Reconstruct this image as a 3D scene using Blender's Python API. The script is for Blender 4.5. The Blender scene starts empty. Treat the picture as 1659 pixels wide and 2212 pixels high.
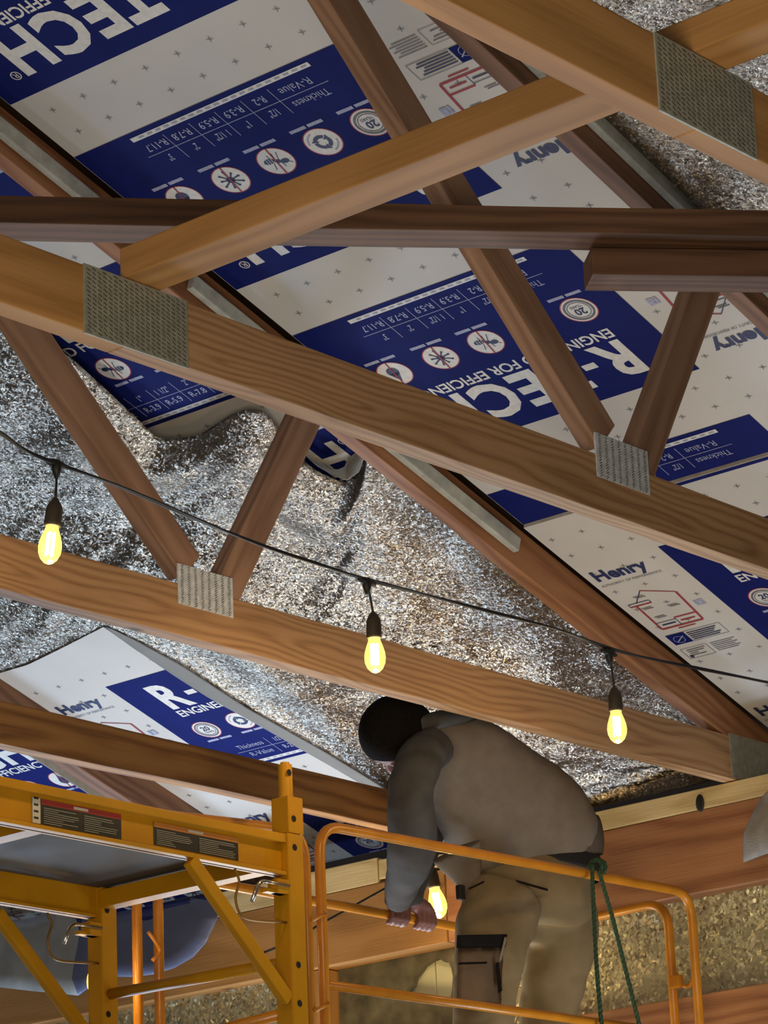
import bpy, bmesh, math, random
from mathutils import Vector, Matrix, noise
random.seed(7)
D = bpy.data
SC = bpy.context.scene
COL = SC.collection
S = 2.2            # metres per survey unit
ZC = 1.5           # camera height above the floor
# ---------------------------------------------------------------- camera
FPX, CX, CY = 6831.6, 829.5, 1106.0
RX = Vector((0.65539086, -0.75418839, -0.0407761)).normalized()
DN = Vector((0.21084952, 0.23453551, -0.94896553)).normalized()
FW = Vector((0.72526223, 0.61334571, 0.31273269)).normalized()
def W(x, y, z): return Vector((x * S, y * S, z * S + ZC))
cam_d = D.cameras.new('camera'); cam = D.objects.new('camera', cam_d); COL.objects.link(cam)
cam_d.sensor_fit = 'VERTICAL'; cam_d.sensor_height = 36.0; cam_d.sensor_width = 27.0
cam_d.lens = 36.0 * FPX / 2212.0
cam_d.clip_end = 100
cam.matrix_world = Matrix(((RX.x, -DN.x, -FW.x, 0), (RX.y, -DN.y, -FW.y, 0), (RX.z, -DN.z, -FW.z, ZC), (0, 0, 0, 1)))
SC.camera = cam
# ---------------------------------------------------------------- world, light, exposure
SC.view_settings.view_transform = 'Standard'; SC.view_settings.look = 'None'
SC.view_settings.gamma = 1.0; SC.view_settings.exposure = -0.12
SC.view_settings.use_curve_mapping = False
wd = D.worlds.new('world'); SC.world = wd; wd.use_nodes = True
wd.node_tree.nodes['Background'].inputs[0].default_value = (0.55, 0.56, 0.58, 1)
wd.node_tree.nodes['Background'].inputs[1].default_value = 0.20
def area(name, loc, target, sx, sy, power, col):
    l = D.lights.new(name, 'AREA'); l.shape = 'RECTANGLE'; l.size = sx; l.size_y = sy; l.energy = power; l.color = col
    o = D.objects.new(name, l); COL.objects.link(o); o.location = loc
    o.rotation_euler = (Vector(target) - Vector(loc)).to_track_quat('-Z', 'Y').to_euler()
    return o
area('cool_fill', W(3.52, 4.05, -.05), W(2.7, 2.9, .7), 1.2, 1.0, 100, (0.52, 0.71, 1.0))  # cool area light added for foil reflections and board brightness; no window built
area('cool_foil_fill_small', W(3.52, 3.34, .30), W(2.8, 2.6, 1.1), .5, .4, 22, (0.52, 0.71, 1.0))  # small cool light added for a bright patch on the foil
area('cool_foil_fill_low', W(3.52, 2.98, -.50), W(2.6, 1.9, .9), .9, .7, 85, (0.58, 0.75, 1.0))  # low cool light added for bluish glints on the upper right foil
area('cool_board_fill', W(3.52, 1.9, -.25), W(2.6, 1.9, .8), 1.2, 1.5, 62, (0.76, 0.86, 1.0))  # cool light added to brighten the near boards; no door stands here
area('warm_fill', W(0.6, .7, .1), W(2.7, 2.2, 1.0), 2.4, 1.4, 105, (1.0, 0.86, 0.70))  # warm fill added for the wood faces turned to the camera
def lamp(name, loc, power, col, r=.06):
    l = D.lights.new(name, 'POINT'); l.energy = power; l.color = col; l.shadow_soft_size = r
    o = D.objects.new(name, l); COL.objects.link(o); o.location = loc
lamp('work_lamp', W(3.28, 3.00, .42), 42, (1.0, .72, .34), .22)
lamp('wall_foil_fill', W(3.3, 2.35, .35), 9, (1.0, .84, .52), .15)  # unseen warm fill added to brighten the wall foil
lamp('string_lamp', W(1.2, 2.2, 1.0), 9, (1.0, .72, .42), .05)
# ---------------------------------------------------------------- pixels -> space (survey of the photograph)
def ray(px, py): return RX * ((px - CX) / FPX) + DN * ((py - CY) / FPX) + FW
def onY(px, py, y): d = ray(px, py); return d * (y / d.y)
def onX(px, py, x): d = ray(px, py); return d * (x / d.x)
def onZ(px, py, z): d = ray(px, py); return d * (z / d.z)
def onR(px, py, a=2.30): d = ray(px, py); return d * (a / (d.z + d.x / 3))
def WV(v): return W(v.x, v.y, v.z)
NRM = math.sqrt(1 + 1 / 9)
def roofp(s, y, a=2.30): x = s / NRM; return Vector((x, y, a - x / 3))
# ---------------------------------------------------------------- materials
def new_mat(name):
    m = D.materials.new(name); m.use_nodes = True
    nt = m.node_tree; return m, nt, nt.nodes['Principled BSDF']
def nd(nt, t, **kw):
    n = nt.nodes.new(t)
    for k, v in kw.items():
        if hasattr(n, k): setattr(n, k, v)
    return n
def lin(h):
    h = h.lstrip('#'); r = [int(h[i:i+2], 16) / 255 for i in (0, 2, 4)]
    return tuple((c / 12.92 if c <= .04045 else ((c + .055) / 1.055) ** 2.4) for c in r) + (1,)
def plain(name, hexc, rough=.6, metal=0.0, noise_amt=.12, scale=8, bump=0.0, bscale=200, spec=.5):
    m, nt, b = new_mat(name)
    tc = nd(nt, 'ShaderNodeTexCoord'); nz = nd(nt, 'ShaderNodeTexNoise')
    nz.inputs['Scale'].default_value = scale; nz.inputs['Detail'].default_value = 5
    nt.links.new(tc.outputs['Object'], nz.inputs['Vector'])
    c = lin(hexc)
    cr = nd(nt, 'ShaderNodeValToRGB')
    cr.color_ramp.elements[0].position = .3; cr.color_ramp.elements[1].position = .7
    cr.color_ramp.elements[0].color = tuple(x * (1 - noise_amt) for x in c[:3]) + (1,)
    cr.color_ramp.elements[1].color = tuple(min(1, x * (1 + noise_amt)) for x in c[:3]) + (1,)
    nt.links.new(nz.outputs['Fac'], cr.inputs[0]); nt.links.new(cr.outputs[0], b.inputs['Base Color'])
    b.inputs['Roughness'].default_value = rough; b.inputs['Metallic'].default_value = metal
    b.inputs['Specular IOR Level'].default_value = spec
    if bump:
        n2 = nd(nt, 'ShaderNodeTexNoise'); n2.inputs['Scale'].default_value = bscale; n2.inputs['Detail'].default_value = 3
        nt.links.new(tc.outputs['Object'], n2.inputs['Vector'])
        bp = nd(nt, 'ShaderNodeBump'); bp.inputs['Strength'].default_value = bump; bp.inputs['Distance'].default_value = .003
        nt.links.new(n2.outputs['Fac'], bp.inputs['Height']); nt.links.new(bp.outputs[0], b.inputs['Normal'])
    return m
def wood(name, light, mid, dark, ring=26, rough=.62):
    """growth rings about a distant pith give straight edge grain and cathedral flat grain"""
    m, nt, b = new_mat(name); L = nt.links
    tc = nd(nt, 'ShaderNodeTexCoord'); oi = nd(nt, 'ShaderNodeObjectInfo')
    mp = nd(nt, 'ShaderNodeMapping'); mp.inputs['Scale'].default_value = (.22, 1, 1)
    L.new(tc.outputs['Object'], mp.inputs['Vector'])
    off = nd(nt, 'ShaderNodeMath', operation='MULTIPLY'); off.inputs[1].default_value = 37.0
    L.new(oi.outputs['Random'], off.inputs[0])
    cb = nd(nt, 'ShaderNodeCombineXYZ'); L.new(off.outputs[0], cb.inputs[0])
    va = nd(nt, 'ShaderNodeVectorMath', operation='ADD'); L.new(mp.outputs[0], va.inputs[0]); L.new(cb.outputs[0], va.inputs[1])
    nz = nd(nt, 'ShaderNodeTexNoise'); nz.inputs['Scale'].default_value = 5.0; nz.inputs['Detail'].default_value = 2
    L.new(va.outputs[0], nz.inputs['Vector'])
    sb = nd(nt, 'ShaderNodeVectorMath', operation='SUBTRACT'); sb.inputs[1].default_value = (.5, .5, .5)
    L.new(nz.outputs['Color'], sb.inputs[0])
    sc = nd(nt, 'ShaderNodeVectorMath', operation='SCALE'); sc.inputs['Scale'].default_value = .16
    L.new(sb.outputs[0], sc.inputs[0])
    a2 = nd(nt, 'ShaderNodeVectorMath', operation='ADD'); L.new(mp.outputs[0], a2.inputs[0]); L.new(sc.outputs[0], a2.inputs[1])
    a3 = nd(nt, 'ShaderNodeVectorMath', operation='ADD'); a3.inputs[1].default_value = (0, .05, .02); L.new(a2.outputs[0], a3.inputs[0])
    wv = nd(nt, 'ShaderNodeTexWave', wave_type='RINGS', rings_direction='X')
    wv.inputs['Scale'].default_value = ring; wv.inputs['Distortion'].default_value = .6
    wv.inputs['Detail'].default_value = 2; wv.inputs['Detail Scale'].default_value = 2
    L.new(a3.outputs[0], wv.inputs['Vector'])
    fm = nd(nt, 'ShaderNodeMapping'); fm.inputs['Scale'].default_value = (3, 90, 90); L.new(tc.outputs['Object'], fm.inputs['Vector'])
    fn = nd(nt, 'ShaderNodeTexNoise'); fn.inputs['Scale'].default_value = 1.6; fn.inputs['Detail'].default_value = 4; L.new(fm.outputs[0], fn.inputs['Vector'])
    cr = nd(nt, 'ShaderNodeValToRGB'); e = cr.color_ramp.elements
    e[0].position = .0; e[0].color = lin(light); e[1].position = .95; e[1].color = lin(dark)
    x = e.new(.55); x.color = lin(mid)
    mx = nd(nt, 'ShaderNodeMath', operation='MULTIPLY_ADD'); mx.inputs[1].default_value = .5; 
    f2 = nd(nt, 'ShaderNodeMath', operation='MULTIPLY'); f2.inputs[1].default_value = .5; L.new(fn.outputs['Fac'], f2.inputs[0])
    L.new(wv.outputs['Fac'], mx.inputs[0]); L.new(f2.outputs[0], mx.inputs[2]); L.new(mx.outputs[0], cr.inputs[0])
    # broad patches
    bn = nd(nt, 'ShaderNodeTexNoise'); bn.inputs['Scale'].default_value = 4.5; bn.inputs['Detail'].default_value = 3; L.new(va.outputs[0], bn.inputs['Vector'])
    br = nd(nt, 'ShaderNodeMapRange'); br.inputs[1].default_value = .3; br.inputs[2].default_value = .7; br.inputs[3].default_value = .78; br.inputs[4].default_value = 1.15
    L.new(bn.outputs['Fac'], br.inputs[0])
    hv = nd(nt, 'ShaderNodeHueSaturation'); L.new(cr.outputs[0], hv.inputs['Color']); L.new(br.outputs[0], hv.inputs['Value'])
    # knots
    vo = nd(nt, 'ShaderNodeTexVoronoi'); vo.inputs['Scale'].default_value = 1.0
    km = nd(nt, 'ShaderNodeMapping'); km.inputs['Scale'].default_value = (2.2, 5, 5); L.new(tc.outputs['Object'], km.inputs['Vector'])
    ka = nd(nt, 'ShaderNodeVectorMath', operation='ADD'); L.new(km.outputs[0], ka.inputs[0]); L.new(cb.outputs[0], ka.inputs[1]); L.new(ka.outputs[0], vo.inputs['Vector'])
    kr = nd(nt, 'ShaderNodeMapRange'); kr.inputs[1].default_value = .03; kr.inputs[2].default_value = .09; kr.inputs[3].default_value = 1; kr.inputs[4].default_value = 0
    L.new(vo.outputs['Distance'], kr.inputs[0])
    kx = nd(nt, 'ShaderNodeMix', data_type='RGBA'); kx.inputs[7].default_value = tuple(c * .35 for c in lin(dark)[:3]) + (1,)
    L.new(kr.outputs[0], kx.inputs[0]); L.new(hv.outputs[0], kx.inputs[6])
    L.new(kx.outputs[2], b.inputs['Base Color'])
    b.inputs['Roughness'].default_value = rough; b.inputs['Specular IOR Level'].default_value = .3
    bp = nd(nt, 'ShaderNodeBump'); bp.inputs['Strength'].default_value = .25; bp.inputs['Distance'].default_value = .002
    L.new(fn.outputs['Fac'], bp.inputs['Height']); L.new(bp.outputs[0], b.inputs['Normal'])
    return m
def foil_mat(name, col, scale, rough, facet, metal=.95):
    """embossed metal film: every small facet tilts its own way"""
    m, nt, b = new_mat(name); L = nt.links
    tc = nd(nt, 'ShaderNodeTexCoord'); ge = nd(nt, 'ShaderNodeNewGeometry')
    wn = nd(nt, 'ShaderNodeTexNoise'); wn.inputs['Scale'].default_value = scale * .6; wn.inputs['Detail'].default_value = 2
    L.new(tc.outputs['Object'], wn.inputs['Vector'])
    ws = nd(nt, 'ShaderNodeVectorMath', operation='SCALE'); ws.inputs['Scale'].default_value = .02; L.new(wn.outputs['Color'], ws.inputs[0])
    wa = nd(nt, 'ShaderNodeVectorMath', operation='ADD'); L.new(tc.outputs['Object'], wa.inputs[0]); L.new(ws.outputs[0], wa.inputs[1])
    v2 = nd(nt, 'ShaderNodeTexVoronoi'); v2.inputs['Scale'].default_value = scale
    L.new(wa.outputs[0], v2.inputs['Vector'])
    n1 = nd(nt, 'ShaderNodeTexNoise'); n1.inputs['Scale'].default_value = scale * .5; n1.inputs['Detail'].default_value = 4; n1.inputs['Distortion'].default_value = 1.5
    L.new(tc.outputs['Object'], n1.inputs['Vector'])
    bp = nd(nt, 'ShaderNodeBump'); bp.inputs['Strength'].default_value = .5; bp.inputs['Distance'].default_value = .005
    L.new(n1.outputs['Fac'], bp.inputs['Height'])
    sb = nd(nt, 'ShaderNodeVectorMath', operation='SUBTRACT'); sb.inputs[1].default_value = (.5, .5, .5); L.new(v2.outputs['Color'], sb.inputs[0])
    sc = nd(nt, 'ShaderNodeVectorMath', operation='SCALE'); sc.inputs['Scale'].default_value = facet; L.new(sb.outputs[0], sc.inputs[0])
    ad = nd(nt, 'ShaderNodeVectorMath', operation='ADD'); L.new(bp.outputs[0], ad.inputs[0]); L.new(sc.outputs[0], ad.inputs[1])
    nm = nd(nt, 'ShaderNodeVectorMath', operation='NORMALIZE'); L.new(ad.outputs[0], nm.inputs[0]); L.new(nm.outputs[0], b.inputs['Normal'])
    c = lin(col); b.inputs['Base Color'].default_value = c
    b.inputs['Metallic'].default_value = metal; b.inputs['Roughness'].default_value = rough
    return m
M = {}
M['chord'] = wood('chord_wood', '#b8936a', '#a8825a', '#866140', 17)
M['orange'] = wood('orange_wood', '#b58852', '#a87b45', '#8f6636', 5)
M['web'] = wood('web_wood', '#a5836a', '#94735a', '#785945', 10)
M['dark'] = wood('dark_wood', '#74533a', '#60432e', '#45301f', 9)
M['redwood'] = wood('reddish_wood', '#ab7c54', '#996844', '#764c2e', 8)
M['fig'] = wood('figured_wood', '#b08650', '#946a3e', '#68462a', 9)
M['pale'] = wood('pale_wood', '#e2cf9f', '#d8c391', '#b59b66', 10)
M['brownstrip'] = wood('brown_chord_wood', '#8d6a52', '#7a5842', '#583e2c', 9)
M['white'] = plain('board_white', '#cbc9c2', .75, noise_amt=.05, scale=3)
M['blue'] = plain('board_blue', '#0e1b62', .8, noise_amt=.10, scale=14, spec=.15)
M['wink'] = plain('white_ink', '#dcdcd6', .7, noise_amt=.1, scale=60)
M['wink2'] = plain('worn_white_ink', '#9ea3bd', .7, noise_amt=.25, scale=150)
M['navy'] = plain('navy_ink', '#1a2a58', .6)
M['grey'] = plain('grey_ink', '#6b6c74', .7, noise_amt=.3, scale=90)
M['red'] = plain('red_ink', '#9c2f3c', .7)
M['core'] = plain('foam_core', '#c9c8c0', .9, noise_amt=.12, scale=40)
M['strip'] = plain('grey_foam_strip', '#b4b6ab', .85, noise_amt=.18, scale=30, bump=.3)
M['plate'] = plain('galvanised_plate', '#9a9a88', .55, .35, noise_amt=.18, scale=50)
M['plate2'] = plain('bright_galvanised_plate', '#d3d9da', .45, .25, noise_amt=.2, scale=60)
M['slot'] = plain('plate_slot', '#2b2a22', .8)
M['foil'] = foil_mat('crinkled_foil', '#b3a998', 160, .25, .56)
M['foilw'] = foil_mat('wall_foil', '#f0eac4', 100, .40, 1.1, .4)
M['foilback'] = plain('foil_backing', '#b5b2aa', .8, noise_amt=.06, scale=6, bump=.2, bscale=90)
M['deck'] = plain('roof_deck', '#4a3624', .8, noise_amt=.3, scale=3)
M['concrete'] = plain('concrete_floor', '#8b8478', .8, noise_amt=.2, scale=2, bump=.3, bscale=30)
M['yellow'] = plain('yellow_paint', '#bd860a', .5, noise_amt=.10, scale=9, bump=.12, bscale=160, spec=.3)
M['orangep'] = plain('orange_paint', '#c07c1c', .30, noise_amt=.14, scale=12, bump=.12, bscale=160)
M['hole'] = plain('bolt_hole', '#1a1208', .9)
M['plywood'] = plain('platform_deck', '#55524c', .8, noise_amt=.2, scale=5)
M['chrome'] = plain('chrome_pin', '#d6d6d2', .18, 1.0, noise_amt=.05)
M['wire'] = plain('tie_wire', '#8c6a2c', .5, .5)
M['black'] = plain('black_plastic', '#15140f', .55, noise_amt=.2)
M['socket'] = plain('socket_rubber', '#3a3120', .6)
M['cable'] = plain('cable_sheath', '#20201c', .5)
M['decalblk'] = plain('decal_black', '#23241f', .5)
M['decalred'] = plain('decal_red', '#a53a30', .5)
M['decalorg'] = plain('decal_orange', '#c77f35', .5)
M['decaltxt'] = plain('decal_text', '#8f8c7a', .6)
M['decalwht'] = plain('decal_white', '#cfc9b0', .6)
M['hoodie'] = plain('grey_fleece', '#7a7064', .95, noise_amt=.10, scale=20, bump=.35, bscale=500, spec=.1)
M['sleeve'] = plain('dark_sleeve', '#4c4a47', .9, noise_amt=.2, scale=16, bump=.3, bscale=400, spec=.15)
M['trouser'] = plain('khaki_canvas', '#857558', .9, noise_amt=.14, scale=12, bump=.4, bscale=600, spec=.15)
M['trouser2'] = plain('khaki_canvas_worn', '#84705a', .9, noise_amt=.12, scale=12, bump=.4, bscale=600, spec=.15)
M['skin'] = plain('skin', '#7a5048', .55, noise_amt=.1, scale=30)
M['cap'] = plain('black_knit', '#15120f', .95, noise_amt=.3, scale=80, bump=.5, bscale=300, spec=.1)
M['boot'] = plain('brown_leather', '#4a3422', .6)
M['belt'] = plain('black_webbing', '#15161a', .7)
M['reflect'] = plain('reflective_tape', '#c9c8b0', .35, .3)
M['rope'] = plain('green_rope', '#2f4a30', .85, noise_amt=.35, scale=120, bump=.6, bscale=500)
M['felt'] = plain('mottled_felt', '#5b5645', .95, noise_amt=.45, scale=14, bump=.6, bscale=60)
M['cream'] = plain('cream_siding', '#cfcdae', .6, noise_amt=.05)
M['sheetg'] = plain('grey_plastic_sheet', '#565b74', .4, .25, noise_amt=.12, scale=6, bump=.35, bscale=45)
M['sheetl'] = plain('pale_plastic_sheet', '#8f8e88', .45, .2, noise_amt=.14, scale=9, bump=.35, bscale=35)
M['sheetb'] = plain('blue_plastic_sheet', '#121b52', .3, .2, noise_amt=.25, scale=8, bump=.35, bscale=60)
M['greyscrap'] = plain('grey_scrap', '#8d8880', .9, noise_amt=.15, scale=30, bump=.4)
def emis(name, col, st):
    m, nt, b = new_mat(name); b.inputs['Base Color'].default_value = col
    b.inputs['Emission Color'].default_value = col; b.inputs['Emission Strength'].default_value = st; return m
M['filament'] = emis('filament_glow', (1, .88, .60, 1), 60)
m, nt, b = new_mat('bulb_glass'); M['glass'] = m
b.inputs['Base Color'].default_value = (1, .85, .45, 1); b.inputs['Roughness'].default_value = .05
b.inputs['Transmission Weight'].default_value = 1.0; b.inputs['IOR'].default_value = 1.15
b.inputs['Emission Color'].default_value = (1, .64, .13, 1); b.inputs['Emission Strength'].default_value = 1.2
# ---------------------------------------------------------------- object helpers
def tag(o, label=None, cat=None, group=None, kind=None):
    if label: o['label'] = label
    if cat: o['category'] = cat
    if group: o['group'] = group
    if kind: o['kind'] = kind
    return o
def root(name, loc, label, cat, group=None):
    o = D.objects.new(name, None); COL.objects.link(o); o.location = loc; o.empty_display_size = .05
    return tag(o, label, cat, group)
def world_origin(o):
    v = Vector(o.location)
    while o.parent: o = o.parent; v += Vector(o.location)
    return v
def part(name, bm, mats, parent=None, smooth=False, origin=None):
    """bm holds world coordinates; only translations are used for parents"""
    me = D.meshes.new(name)
    if origin is None:
        if bm.verts:
            vs = [v.co for v in bm.verts]
            origin = Vector([(min(v[i] for v in vs) + max(v[i] for v in vs)) / 2 for i in range(3)])
        else: origin = Vector()
    bmesh.ops.translate(bm, verts=bm.verts, vec=-origin)
    bmesh.ops.recalc_face_normals(bm, faces=bm.faces)
    bm.to_mesh(me); bm.free()
    for mm in (mats if isinstance(mats, (list, tuple)) else [mats]): me.materials.append(M[mm] if isinstance(mm, str) else mm)
    if smooth:
        for p in me.polygons: p.use_smooth = True
    o = D.objects.new(name, me); COL.objects.link(o)
    if parent:
        o.parent = parent; o.location = origin - world_origin(parent)
    else: o.location = origin
    return o
def box(bm, x0, x1, y0, y1, z0, z1, bev=0.0, mi=0):
    b2 = bmesh.new(); bmesh.ops.create_cube(b2, size=1)
    for v in b2.verts: v.co = Vector(((x0 + x1) / 2 + v.co.x * (x1 - x0), (y0 + y1) / 2 + v.co.y * (y1 - y0), (z0 + z1) / 2 + v.co.z * (z1 - z0)))
    if bev: bmesh.ops.bevel(b2, geom=b2.edges[:], offset=bev, segments=2, profile=.6, affect='EDGES')
    merge(bm, b2, mi=mi)
def merge(bm, b2, mat=None, mi=None):
    vm = {}
    for v in b2.verts: vm[v] = bm.verts.new(mat @ v.co if mat else v.co)
    for f in b2.faces:
        try:
            nf = bm.faces.new([vm[v] for v in f.verts]); nf.material_index = f.material_index if mi is None else mi
            nf.smooth = f.smooth
        except ValueError: pass
    b2.free()
def ubox(bm, x0, x1, y0, y1, z0, z1, bev=0.0, mi=0):   # survey units
    box(bm, x0 * S, x1 * S, y0 * S, y1 * S, z0 * S + ZC, z1 * S + ZC, bev, mi)
def lumber(name, p0, p1, wdir, w, t, mat, parent=None, bev=.003, ends=None, seg=1, wob=0.0):
    """a sawn board whose own x axis runs along the grain; p0,p1 centre line in survey units; w along wdir, t across"""
    a, b_ = WV(Vector(p0)), WV(Vector(p1)); x = (b_ - a); L = x.length; x.normalize()
    z = Vector(wdir); z = (z - x * z.dot(x)).normalized(); y = z.cross(x)
    bm = bmesh.new(); b2 = bmesh.new(); bmesh.ops.create_cube(b2, size=1)
    for v in b2.verts:
        v.co = Vector((v.co.x * L, v.co.y * t * S, v.co.z * w * S))
    bmesh.ops.bevel(b2, geom=b2.edges[:], offset=bev, segments=2, profile=.6, affect='EDGES')
    if wob:
        n = max(2, int(L / .08))
        for i in range(1, n):
            bmesh.ops.bisect_plane(b2, geom=b2.verts[:] + b2.edges[:] + b2.faces[:], plane_co=(-L / 2 + L * i / n, 0, 0), plane_no=(1, 0, 0))
        sd = random.random() * 50
        for v in b2.verts:
            q = noise.noise(Vector((v.co.x * 1.3 + sd, (1 if v.co.z > 0 else 0) * 9, 0)))
            v.co.z += q * wob * (1 if v.co.z > 0 else 1)
    merge(bm, b2)
    me = D.meshes.new(name); bmesh.ops.recalc_face_normals(bm, faces=bm.faces); bm.to_mesh(me); bm.free(); me.materials.append(M[mat])
    o = D.objects.new(name, me); COL.objects.link(o)
    Rm = Matrix((x, y, z)).transposed().to_4x4(); c = (a + b_) / 2
    if parent: o.parent = parent; o.matrix_local = Matrix.Translation(c - world_origin(parent)) @ Rm
    else: o.matrix_local = Matrix.Translation(c) @ Rm
    return o
def tube(bm, pts, r, n=12, closed_ends=True, mi=0, radii=None):
    pts = [Vector(p) for p in pts]; rings = []
    up = None
    for i, p in enumerate(pts):
        t = ((pts[min(i + 1, len(pts) - 1)] - pts[max(i - 1, 0)])).normalized()
        if up is None:
            up = Vector((0, 0, 1)) if abs(t.z) < .9 else Vector((1, 0, 0))
        u = (up - t * up.dot(t)).normalized(); up = u; v = t.cross(u)
        rr = radii[i] if radii else r
        rings.append([bm.verts.new(p + (u * math.cos(2 * math.pi * k / n) + v * math.sin(2 * math.pi * k / n)) * rr) for k in range(n)])
    for a, b_ in zip(rings, rings[1:]):
        for k in range(n):
            f = bm.faces.new((a[k], a[(k + 1) % n], b_[(k + 1) % n], b_[k])); f.material_index = mi; f.smooth = True
    if closed_ends:
        for rg in (rings[0], rings[-1]):
            f = bm.faces.new(rg); f.material_index = mi
def rounded(pts, rad, seg=6):
    """poly-line with rounded corners"""
    pts = [Vector(p) for p in pts]; out = [pts[0]]
    for i in range(1, len(pts) - 1):
        a, b_, c = pts[i - 1], pts[i], pts[i + 1]
        r = min(rad, (a - b_).length * .49, (c - b_).length * .49)
        p0 = b_ + (a - b_).normalized() * r; p1 = b_ + (c - b_).normalized() * r
        for k in range(seg + 1):
            t = k / seg; out.append(p0 * (1 - t) ** 2 + b_ * 2 * t * (1 - t) + p1 * t * t)
    out.append(pts[-1]); return out
def catmull(pts, n=6):
    P = [Vector(p) for p in pts]; P = [P[0] * 2 - P[1]] + P + [P[-1] * 2 - P[-2]]; out = []
    for i in range(1, len(P) - 2):
        for k in range(n):
            t = k / n
            out.append(.5 * ((2 * P[i]) + (-P[i - 1] + P[i + 1]) * t + (2 * P[i - 1] - 5 * P[i] + 4 * P[i + 1] - P[i + 2]) * t * t + (-P[i - 1] + 3 * P[i] - 3 * P[i + 1] + P[i + 2]) * t ** 3))
    out.append(P[-2]); return out
# ================================================================ THE SETTING
bm = bmesh.new(); box(bm, -3, 11, -3, 12, -.1, 0)
tag(part('floor', bm, 'concrete'), kind='structure')
# roof deck above the chords
bm = bmesh.new()
q = [WV(roofp(1.2, .2, 2.34)), WV(roofp(4.35, .2, 2.34)), WV(roofp(4.35, 4.6, 2.34)), WV(roofp(1.2, 4.6, 2.34))]
vs = [bm.verts.new(p) for p in q] + [bm.verts.new(p + Vector((0, 0, .03))) for p in q]
bm.faces.new(vs[:4]); bm.faces.new(vs[4:][::-1])
for i in range(4): bm.faces.new((vs[i], vs[(i + 1) % 4], vs[4 + (i + 1) % 4], vs[4 + i]))
tag(part('ceiling', bm, 'deck'), kind='structure')
# eave wall body, recessed behind the header
XW = 3.57
bm = bmesh.new(); ubox(bm, XW + .075, XW + .12, .3, 4.5, -ZC / S, .985)
tag(part('wall_right', bm, 'deck'), kind='structure')

def wall_lumber(name, y0, y1, z0, z1, mat, label, cat, x0=0.0, t=.07):
    o = lumber(name, (XW + x0 + t / 2, y0, (z0 + z1) / 2), (XW + x0 + t / 2, y1, (z0 + z1) / 2), (0, 0, 1), z1 - z0, t, mat)
    return tag(o, label, cat)
wall_lumber('wall_plate', .5, 3.06, .966, .9955, 'pale', 'pale new wood plate on top of the brown header, right of the worker', 'wood plate')
wall_lumber('wall_plate', 3.063, 4.4, .961, 1.0, 'pale', 'pale wood plate left of the worker, above the far orange rail', 'wood plate')
wall_lumber('header_beam', .5, 2.93, .851, .9655, 'redwood', 'wide brown header beam under the pale plate, right of the worker', 'beam')
wall_lumber('header_beam', 2.933, 4.4, .851, .9605, 'orange', 'wide orange-brown header beam behind the scaffold and the held rail', 'beam')
wall_lumber('sill_beam', .5, 4.4, .56, .711, 'redwood', 'reddish brown beam along the bottom right, under the wall foil', 'beam', x0=0.0)
q = WV(onX(1512, 1735, XW - .0008)); bm = bmesh.new(); b2 = bmesh.new(); bmesh.ops.create_uvsphere(b2, u_segments=16, v_segments=8, radius=1)
merge(bm, b2, Matrix.Translation(q) @ Matrix.Diagonal((.004, .016, .028, 1)))  # flat dark ellipsoid set on the face of the plate
tag(part('dark_spot', bm, 'black', smooth=True), 'dark blurred bolt on the pale plate, right of the worker', 'spot')
# wall foil between header and sill, one panel right of the worker, one left behind the scaffold
def wall_sheet(name, y0, y1, z0, z1, mat, label, cat, x=XW + .03, amp=.004, ny=60, nz=20):
    bm = bmesh.new(); g = []
    for i in range(ny + 1):
        r = []
        for j in range(nz + 1):
            y = y0 + (y1 - y0) * i / ny; z = z0 + (z1 - z0) * j / nz
            dx = amp * noise.noise(Vector((y * 9, z * 7, 3))) + amp * .4 * noise.noise(Vector((y * 30, z * 12, 8)))
            r.append(bm.verts.new(W(x + dx, y, z)))
        g.append(r)
    for i in range(ny):
        for j in range(nz): bm.faces.new((g[i][j], g[i + 1][j], g[i + 1][j + 1], g[i][j + 1])).smooth = True
    geo = bmesh.ops.solidify(bm, geom=bm.faces[:], thickness=.004)
    return tag(part(name, bm, mat, smooth=True), label, cat)
wall_sheet('wall_foil', .6, 2.915, .70, .862, 'foilw', 'shiny foil insulation on the wall right of the worker, between two brown beams', 'foil insulation')
wall_sheet('wall_foil', 3.222, 4.3, .45, .862, 'foilw', 'shiny yellowish wall foil at bottom left, behind the yellow scaffold', 'foil insulation')
# stud, felt with torn hole, cream siding behind
tag(lumber('wall_stud', (XW + .035, 3.203, .3), (XW + .035, 3.203, .85), (0, 1, 0), .034, .05, 'orange'), 'short light brown wall stud below the header, between foil and dark felt', 'stud')
bm = bmesh.new()
hole = [(876, 2150), (880, 2135), (893, 2125), (897, 2110), (908, 2098), (915, 2088), (932, 2076), (948, 2070), (960, 2078), (968, 2076), (975, 2092), (978, 2110), (976, 2140), (972, 2160), (950, 2158), (915, 2154)]
hp = [onX(px, py, XW + .04) for px, py in hole]
outer = [(2.93, .862), (3.184, .862), (3.184, .5), (2.93, .5)]
ov = [bm.verts.new(W(XW + .04, y, z)) for y, z in outer]; hv_ = [bm.verts.new(WV(p)) for p in hp]
es_ = [bm.edges.new((ov[i], ov[(i + 1) % 4])) for i in range(4)] + [bm.edges.new((hv_[i], hv_[(i + 1) % len(hv_)])) for i in range(len(hv_))]
bmesh.ops.triangle_fill(bm, use_beauty=True, use_dissolve=False, edges=es_)
ext = bmesh.ops.extrude_face_region(bm, geom=bm.faces[:])
bmesh.ops.translate(bm, verts=[v for v in ext['geom'] if isinstance(v, bmesh.types.BMVert)], vec=(.02, 0, 0))
tag(part('dark_wallboard', bm, 'felt'), 'mottled dark grey-green wall panel with a torn hole, left of the worker’s legs', 'wall panel')
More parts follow.
